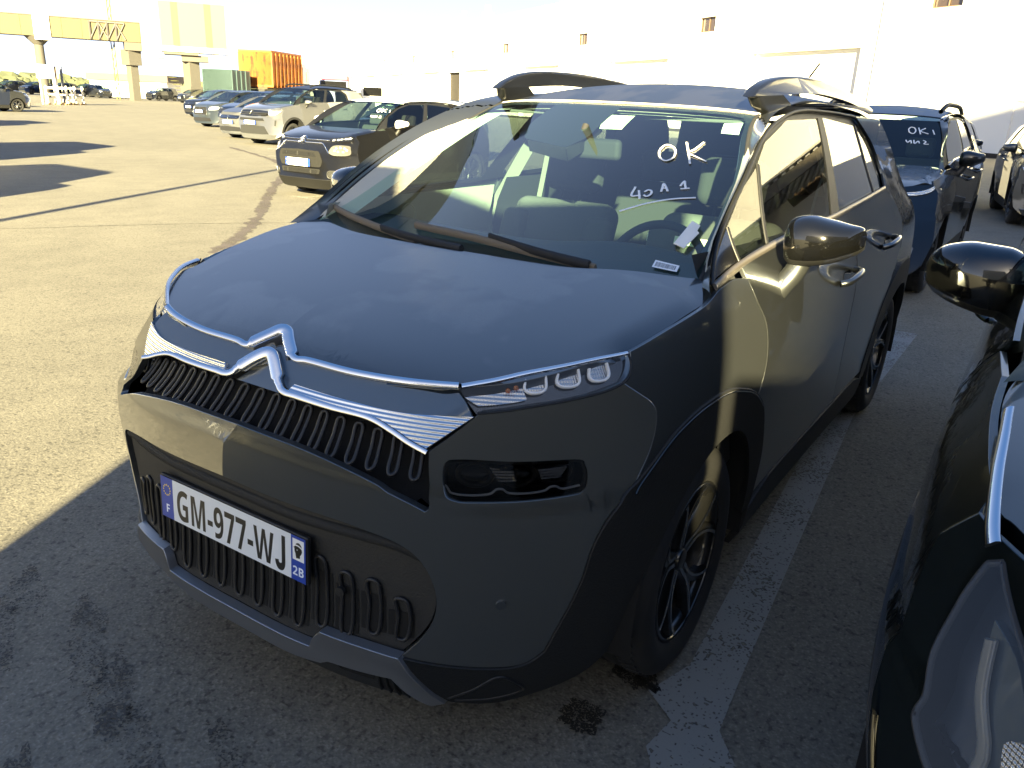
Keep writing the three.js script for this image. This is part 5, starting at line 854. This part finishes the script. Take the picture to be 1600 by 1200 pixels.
// ---------- the long white terminal building ----------
{
  const t = thing('terminal_building', 'long white building along the back with small square windows and wide recessed doors', 'building', [-2.06, 0, -44.18], Math.atan2(-.56, .83));
  const wallM = std(rgb(.80, .785, .75), .85), doorM = std(rgb(.78, .765, .73), .7), darkM = std(rgb(.03, .025, .02), .9), H = 10.6;
  // local x = -s
  const wins = []; for (let k = -2; k < 9; k++) wins.push([3.9 + k * 19.6 + (k > 0 ? .6 : 0) - Math.max(0, k - 2) * .35, 6.9 - .02 * k, 1.95, 1.0]);
  const doors = []; for (let k = -2; k < 8; k++) doors.push([9.04 + k * 19.75, 9.7, 5.28]);
  const rects = [...wins.map(([s, h, w, hh]) => [s - w / 2, h, s + w / 2, h + hh]), ...doors.map(([s, w, h]) => [s, .02, s + w, h]), [78.9, .02, 84.2, 5.1], [-3.2, .02, 1.93, 2.57]].filter((r, i, a) => !(i >= wins.length && i < wins.length + doors.length && r[0] < 84.2 && r[2] > 78.9));
  const sh = new THREE.Shape([[-260, 0], [60, 0], [60, H], [-260, H]].map(p => new THREE.Vector2(...p)));
  for (const [a, b, c, d] of rects) sh.holes.push(new THREE.Path([[-a, b], [-a, d], [-c, d], [-c, b]].map(p => new THREE.Vector2(...p))));
  mesh('wall', new THREE.ExtrudeGeometry(sh, { depth: .5, bevelEnabled: false }).translate(0, 0, -.5), wallM, t);
  mesh('plinth', box(320, .22, .06, -100, .11, .033), darkM, t);
  for (const [s, h, w, hh] of wins) { const f = mesh('window', [box(w, .08, .06, -s, h + .04, -.20), box(w, .08, .06, -s, h + hh - .04, -.20), box(.08, hh - .17, .06, -s - w / 2 + .04, h + hh / 2, -.20), box(.08, hh - .17, .06, -s + w / 2 - .04, h + hh / 2, -.20), box(.05, hh - .17, .05, -s, h + hh / 2, -.20)], std(rgb(.12, .08, .055), .6), t); mesh('pane', box(w, hh, .02, -s, h + hh / 2, -.26), phys(rgb(.05, .035, .025), .15, 0, { clearcoat: .5 }), f); }
  for (const [s, w, h] of doors) { if (s < 84.2 && s + w > 78.9) continue; const d = mesh('roller_door', box(w, h, .04, -s - w / 2, h / 2, -.42), doorM, t); const r = []; for (let y = .3; y < h - .1; y += .3) r.push(box(w - .02, .02, .012, -s - w / 2, y, -.394)); mesh('door_rib', r, doorM, d); }
  mesh('roller_door', box(5.1, 2.55, .04, .63, 1.29, -.1), doorM, t);
  mesh('open_doorway', box(5.3, 5.1, .05, -81.55, 2.55, -.47), darkM, t);
  mesh('back_wall', [box(320, H, .3, -100, H / 2, -30), box(.3, H, 29, 59.8, H / 2, -15.2), box(.3, H, 29, -259.8, H / 2, -15.2)], wallM, t);
  mesh('roof', box(320, .3, 30, -100, H + .16, -15), wallM, t);
  for (let k = 0; k < 9; k++) { const s = 70 + k * 9 + hash(k, 3, 5) * 4; mesh('roof_vent', [box(1.2, .9, 1.2, -s, H + .76, -1.2), new THREE.CylinderGeometry(.35, .35, .9, 12).translate(-s, H + 1.6, -1.2)], std(rgb(.55), .6, .4), t); }
  // corrugated canopy on columns further along the front
  const can = []; for (let k = 0; k < 58; k++) can.push(box(.19, .07, 5.2, 14.2 + k * .38, 7.35, 2.62).rotateX(0)); mesh('canopy_ribs', can, std(rgb(.62, .60, .55), .7), t); mesh('canopy', box(22.4, .08, 5.3, 25.2, 7.45, 2.65), std(rgb(.55, .53, .48), .7), t); mesh('canopy_beam', box(22.4, .4, .2, 25.2, 7.1, 5.1), std(rgb(.22, .19, .14), .7), t);
  for (let k = 0; k < 5; k++) mesh('canopy_column', box(.3, 6.9, .3, 14.6 + k * 5.3, 3.45, 5.1), std(rgb(.50, .48, .42), .7), t);
  mesh('bay_door', box(7, 4.4, .06, 23, 2.2, .04), std(rgb(.34, .31, .25), .7), t); mesh('bay_door', box(5, 3.4, .06, 31.5, 1.7, .04), std(rgb(.16, .14, .11), .7), t);
  for (let k = 0; k < 14; k++) { const s = 8 + k * 19.75 - .25; mesh('downpipe', new THREE.CylinderGeometry(.06, .06, H - .4, 8).translate(-s, H / 2 + .1, .09), wallM, t); }
}
// ---------- raised passenger walkways on columns ----------
const steelY = std(rgb(.078, .067, .034), .65), concrete = std(rgb(.075, .07, .063), .85), steelD = std(rgb(.11, .10, .10), .6, .3), whiteM = std(rgb(.80, .79, .76), .6);
function spanBox(a, b, y0, y1, w) { const A = V(a[0], 0, a[1]), B = V(b[0], 0, b[1]), L = A.distanceTo(B), g = box(L, y1 - y0, w); g.rotateY(-Math.atan2(B.z - A.z, B.x - A.x)); g.translate((A.x + B.x) / 2, (y0 + y1) / 2, (A.z + B.z) / 2); return g; }
const mixP = (a, b, t) => [lerp(a[0], b[0], t), lerp(a[1], b[1], t)];
{
  const A = [-98.5, -33.5], B = [-86.6, -55.3];
  const t = thing('walkway', 'beige enclosed raised walkway on columns at the upper left', 'walkway');
  const at = f => mixP(A, B, f);
  mesh('deck_box', [spanBox(at(0), at(.59), 6.05, 8.0, 2.4), spanBox(at(.70), at(1), 6.05, 8.0, 2.4)].slice(0, 1), steelY, t); mesh('deck_box', spanBox(at(.65), at(1), 6.05, 8.0, 2.4), steelY, t);
  mesh('portal', spanBox(at(.59), at(.65), 5.7, 8.3, 2.7), whiteM, t);
  mesh('roof_edge', spanBox(at(0), at(1), 8.01, 8.12, 2.6), steelD, t); 
  for (let k = 0; k < 14; k++) { const p = at(k / 13 * .98 + .01), q = at(k / 13 * .98 + .016); mesh('cladding_seam', spanBox(p, q, 6.1, 7.95, 2.46), steelY, t); }
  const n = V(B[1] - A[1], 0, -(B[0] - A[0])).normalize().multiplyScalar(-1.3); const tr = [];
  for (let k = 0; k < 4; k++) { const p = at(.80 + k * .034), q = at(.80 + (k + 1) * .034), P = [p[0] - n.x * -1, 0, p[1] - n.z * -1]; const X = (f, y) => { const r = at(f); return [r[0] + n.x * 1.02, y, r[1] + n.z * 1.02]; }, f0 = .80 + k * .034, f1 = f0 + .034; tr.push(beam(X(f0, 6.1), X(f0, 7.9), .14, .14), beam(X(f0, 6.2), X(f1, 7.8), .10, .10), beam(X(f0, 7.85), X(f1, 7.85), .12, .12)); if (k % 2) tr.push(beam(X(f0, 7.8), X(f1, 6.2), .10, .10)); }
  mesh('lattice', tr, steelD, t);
  const c1 = at(.955), c0 = at(.60);
  mesh('column', [box(.9, 5.6, .9, c1[0], 2.8, c1[1])], concrete, t); mesh('bracket', [spanBox(at(.93), at(1.0), 5.2, 6.04, 2.2), box(1.5, 1.6, 1.5, c1[0], 4.5, c1[1])], concrete, t);
  mesh('column', [new THREE.CylinderGeometry(.45, .5, 5.6, 14).translate(c0[0], 2.8, c0[1])], concrete, t); mesh('bracket', [new THREE.CylinderGeometry(1.3, .5, .8, 14).translate(c0[0], 5.64, c0[1])], concrete, t);
}
{
  const A = [-85.4, -57.1], B = [-81.4, -62.6], t = thing('walkway_cabin', 'tall pale yellow raised cabin on one column beside the beige walkway', 'walkway');
  const at = f => mixP(A, B, f), yel = std(rgb(.095, .092, .025), .6);
  mesh('cabin_box', spanBox(at(0), at(1), 5.9, 10.4, 3.4), std(rgb(.105, .10, .065), .6), t);
  for (const f of [.18, .68]) mesh('panel_strip', spanBox(at(f), at(f + .10), 5.95, 10.35, 3.46), yel, t);
  mesh('floor_edge', spanBox(at(-.02), at(1.02), 5.35, 5.88, 3.6), whiteM, t); mesh('under_floor', spanBox(at(0.02), at(.55), 5.05, 5.34, 3.2), concrete, t);
  const c = at(.42); mesh('column', [box(1.3, 5.0, 1.3, c[0], 2.5, c[1]), box(1.9, 1.8, 1.9, c[0], .9, c[1])], concrete, t); mesh('bracket', spanBox(at(.28), at(.70), 4.4, 5.05, 2.2), concrete, t);
  const st = []; for (let k = 0; k < 12; k++) { const p = at(.2); st.push(box(1.1, .05, .3, p[0] - .6, .4 + k * .38, p[1] - 1.2 + k * .25)); } mesh('stair', st, yel, t);
  const m = thing('lattice_mast', 'small pale lattice mast standing above the walkway', 'mast', [-88.6, 0, -53.2]); mesh('mast_leg', [bar([-.3, 0, 0], [-.3, 11.6, 0], .06), bar([.3, 0, 0], [.3, 11.6, 0], .06)], yel, m); const br = []; for (let k = 0; k < 12; k++) br.push(bar([-.3, k, 0], [.3, k + .9, 0], .04)); mesh('mast_brace', br, yel, m); mesh('mast_head', box(1.2, .4, .6, 0, 11.7, 0), concrete, m);
}
// ---------- skip lorry, container, other lorries ----------
{
  const rust = dataTex(256, (x, y) => { const n = fbm(x * 6, y * 6, 61, 6, 5), s = fbm(x * 20, y * 3, 64, 0, 3), k = .8 * sstep(.56, .74, n * .5 + s * .5 + (1 - y) * .06); return [lerp(.62, .26, k), lerp(.36, .12, k), lerp(.08, .05, k)]; }, { srgb: true });
  const orange = std(rgb(1), .65, 0, { map: rust }), A = [-48.3, -39.2], B = [-50.6, -44.1];
  const t = thing('skip_container', 'rusty orange skip container standing on the lorry', 'container');
  mesh('skip_body', spanBox(A, B, 2.0, 4.2, 2.4), orange, t); mesh('top_rail', spanBox(mixP(A, B, -.005), mixP(A, B, 1.005), 4.2, 4.32, 2.5), orange, t);
  for (let k = 0; k <= 8; k++) mesh('rib', spanBox(mixP(A, B, k / 8 * .975), mixP(A, B, k / 8 * .975 + .022), 1.86, 4.18, 2.58), orange, t);
  mesh('floor_frame', spanBox(mixP(A, B, .01), mixP(A, B, .99), 1.72, 1.98, 1.6), std(rgb(.08, .05, .03), .9), t);
  const l = thing('skip_lorry', 'white lorry carrying the rusty orange skip container', 'lorry');
  mesh('chassis', spanBox(mixP(A, B, .02), mixP(A, B, 1.25), 1.25, 1.7, 1.1), M.black, l);
  const D = f => mixP(A, B, f);
  mesh('cab', [spanBox(D(1.06), D(1.30), 1.1, 3.45, 2.4), spanBox(D(1.10), D(1.26), 3.45, 3.7, 2.0)], whiteM, l); mesh('cab_window', spanBox(D(1.18), D(1.265), 2.35, 3.1, 2.44), M.gloss, l); mesh('cab_back', spanBox(D(1.03), D(1.055), 1.6, 3.6, 2.2), std(rgb(.09, .05, .03), .8), l); mesh('roof_board', spanBox(D(1.08), D(1.20), 3.72, 3.86, 1.4), std(rgb(.10, .16, .5), .5), l);
  for (const f of [.12, .30, 1.2]) for (const s of [1, -1]) { const p = D(f), n = V(B[1] - A[1], 0, -(B[0] - A[0])).normalize().multiplyScalar(s * 1.0), w = wheelProto.get(.325).clone(); w.scale.set(1.5, 1.55, 1.55); l.add(w); w.position.set(p[0] + n.x, .5, p[1] + n.z); w.rotation.y = Math.atan2(-n.z, n.x); }
  const c = thing('teal_container', 'pale teal steel container beside the orange skip', 'container'), teal = std(rgb(.045, .085, .085), .6), C = [-47.9, -35.6], E2 = [-48.7, -37.8];
  mesh('container_body', spanBox(C, E2, .12, 2.85, 2.2), teal, c); for (let k = 0; k < 4; k++) mesh('panel_rib', spanBox(mixP(C, E2, k / 4 * .97), mixP(C, E2, k / 4 * .97 + .035), .14, 2.83, 2.3), std(rgb(.030, .060, .064), .6), c); mesh('container_foot', spanBox(C, E2, 0, .12, 1.8), M.black, c);
}
{
  const t = thing('lorry', 'lorry with a red and blue cab top behind the silver suv', 'lorry', [-52.0, 0, -50.5], .75);
  mesh('cab', box(2.4, 1.9, 2.0, 0, 1.75, 0, .12), std(rgb(.16, .20, .34), .5), t); mesh('roof_sign', box(2.3, .5, 1.2, 0, 2.98, -.2, .08), std(rgb(.55, .05, .08), .5), t); mesh('windscreen', box(2.1, .75, .05, 0, 2.25, 1.0), M.gloss, t); mesh('cargo_box', box(2.45, 2.4, 5, 0, 2.2, -3.6), whiteM, t); mesh('bumper', box(2.4, .5, .3, 0, .6, .95, .05), M.black, t);
  for (const z of [.2, -4.6]) for (const s of [1, -1]) { const w = wheelProto.get(.325).clone(); w.scale.setScalar(1.45); t.add(w); w.position.set(s * 1.15, .47, z); w.rotation.y = s < 0 ? Math.PI : 0; }
  const v = thing('box_van', 'white box van with a dark side window left of the dark doorway', 'van', [-56.5, 0, -60.0], .9);
  mesh('body', [box(2.1, 2.3, 5, 0, 1.5, -2.4, .15), box(2.0, 1.1, 1.2, 0, .9, .5, .2)], whiteM, v); mesh('side_window', box(.05, .95, 1.6, 1.06, 2.0, -.9), M.gloss, v); mesh('windscreen', box(1.8, .8, .05, 0, 2.0, .12), M.gloss, v);
  for (const z of [.3, -3.8]) for (const s of [1, -1]) { const w = wheelProto.get(.325).clone(); v.add(w); w.position.set(s * 1.02, .325, z); w.rotation.y = s < 0 ? Math.PI : 0; }
}
// ---------- trestles and boards at the far left ----------
for (let k = 0; k < 4; k++) {
  const t = thing('trestle', ['first white trestle from the left at the far end of the lot', 'second white trestle from the left, beside the blue board', 'third white trestle from the left', 'rightmost white trestle of the far group'][k], 'barrier', [-60.6 - k * .62, 0, -31.0 - k * .95], .9, null);
  const wood = std(rgb(.70, .66, .55), .7), base = std(rgb(.42, .26, .10), .8);
  mesh('rail', [box(.95, .14, .05, 0, 1.15, 0), box(.95, .12, .05, 0, .72, 0)], wood, t);
  for (const x of [-.38, .38]) { mesh('leg', [beam([x, 0, .32], [x, 1.3, 0], .09, .09), beam([x, 0, -.32], [x, 1.3, -.06], .09, .09)], wood, t); mesh('foot', box(.24, .10, .9, x, .05, 0), base, t); }
}
{
  const t = thing('notice_board', 'blue notice board on a white post above the trestles', 'sign', [-61.6, 0, -31.1], .95); mesh('board', box(.95, .95, .05, 0, 2.25, 0), std(rgb(.16, .24, .55), .6), t); mesh('post', [bar([-.3, 0, 0], [-.3, 2.7, 0], .05), bar([.62, 0, 0], [.62, 2.75, 0], .10)], whiteM, t);
  const b = thing('notice_board', 'brown grey narrow board right of the blue notice board', 'sign', [-61.3, 0, -31.8], .95); mesh('board', box(.42, .85, .05, 0, 2.2, 0), std(rgb(.20, .15, .13), .7), b); mesh('post', bar([0, 0, -.05], [0, 2.6, -.05], .05), whiteM, b);
  const p = thing('post', 'single dark grey post standing among the trestles', 'post', [-61.8, 0, -32.5]); mesh('shaft', bar([0, 0, 0], [0, 2.6, 0], .09), std(rgb(.10, .11, .15), .6), p); mesh('cap', new THREE.SphereGeometry(.1, 10, 8).translate(0, 2.6, 0), std(rgb(.10, .11, .15), .6), p);
}
{
  const s = thing('low_building', 'low dark roofed shed at the far end of the lot', 'building', [-112, 0, -70.5], .55); mesh('wall', box(11, 2.2, 5, 0, 1.1, 0), std(rgb(.62, .60, .55), .8), s); mesh('roof', box(11.6, .9, 5.6, 0, 2.66, 0), std(rgb(.09, .075, .075), .8), s);
}
{ // far tree line beyond the lot and the lamp post whose shade crosses the asphalt
  const r = rng(99), g = [];
  for (let i = 0; i < 420; i++) { const f = i / 420, a = lerp(-2.75, -1.62, f), d = 262 + r() * 14, x = Math.sin(a) * d, z = Math.cos(a) * d * -1; const px = Math.sin(-a) * -d, s = 1.2 + r() * 1.6, q = new THREE.IcosahedronGeometry(s, 1); const p = q.attributes.position; for (let k = 0; k < p.count; k++) { const n = .75 + .5 * hash(Math.round(p.getX(k) * 90), Math.round(p.getY(k) * 90 + p.getZ(k) * 57), i); p.setXYZ(k, p.getX(k) * n, p.getY(k) * n * .8, p.getZ(k) * n); } q.computeVertexNormals(); q.translate(-Math.abs(x) * .92, s * .55 + .3, -Math.abs(z) - 10); g.push(q); }
  tag(mesh('tree_line', g, std(rgb(.07, .08, .045), .9)), 'far low line of trees beyond the lot', 'trees', null, 'stuff');
  const l = thing('lamp_post', 'tall lamp post out of the picture whose thin shade crosses the sunlit asphalt', 'street lamp', [-4.55, 0, 5.0]);
  mesh('mast', new THREE.CylinderGeometry(.05, .085, 9, 12).translate(0, 4.5, 0), M.satin, l); mesh('head', new RoundedBoxGeometry(.3, .12, .7, 3, .05).translate(0, 9.0, .25), M.satin, l);
}
renderer.render(scene, camera);
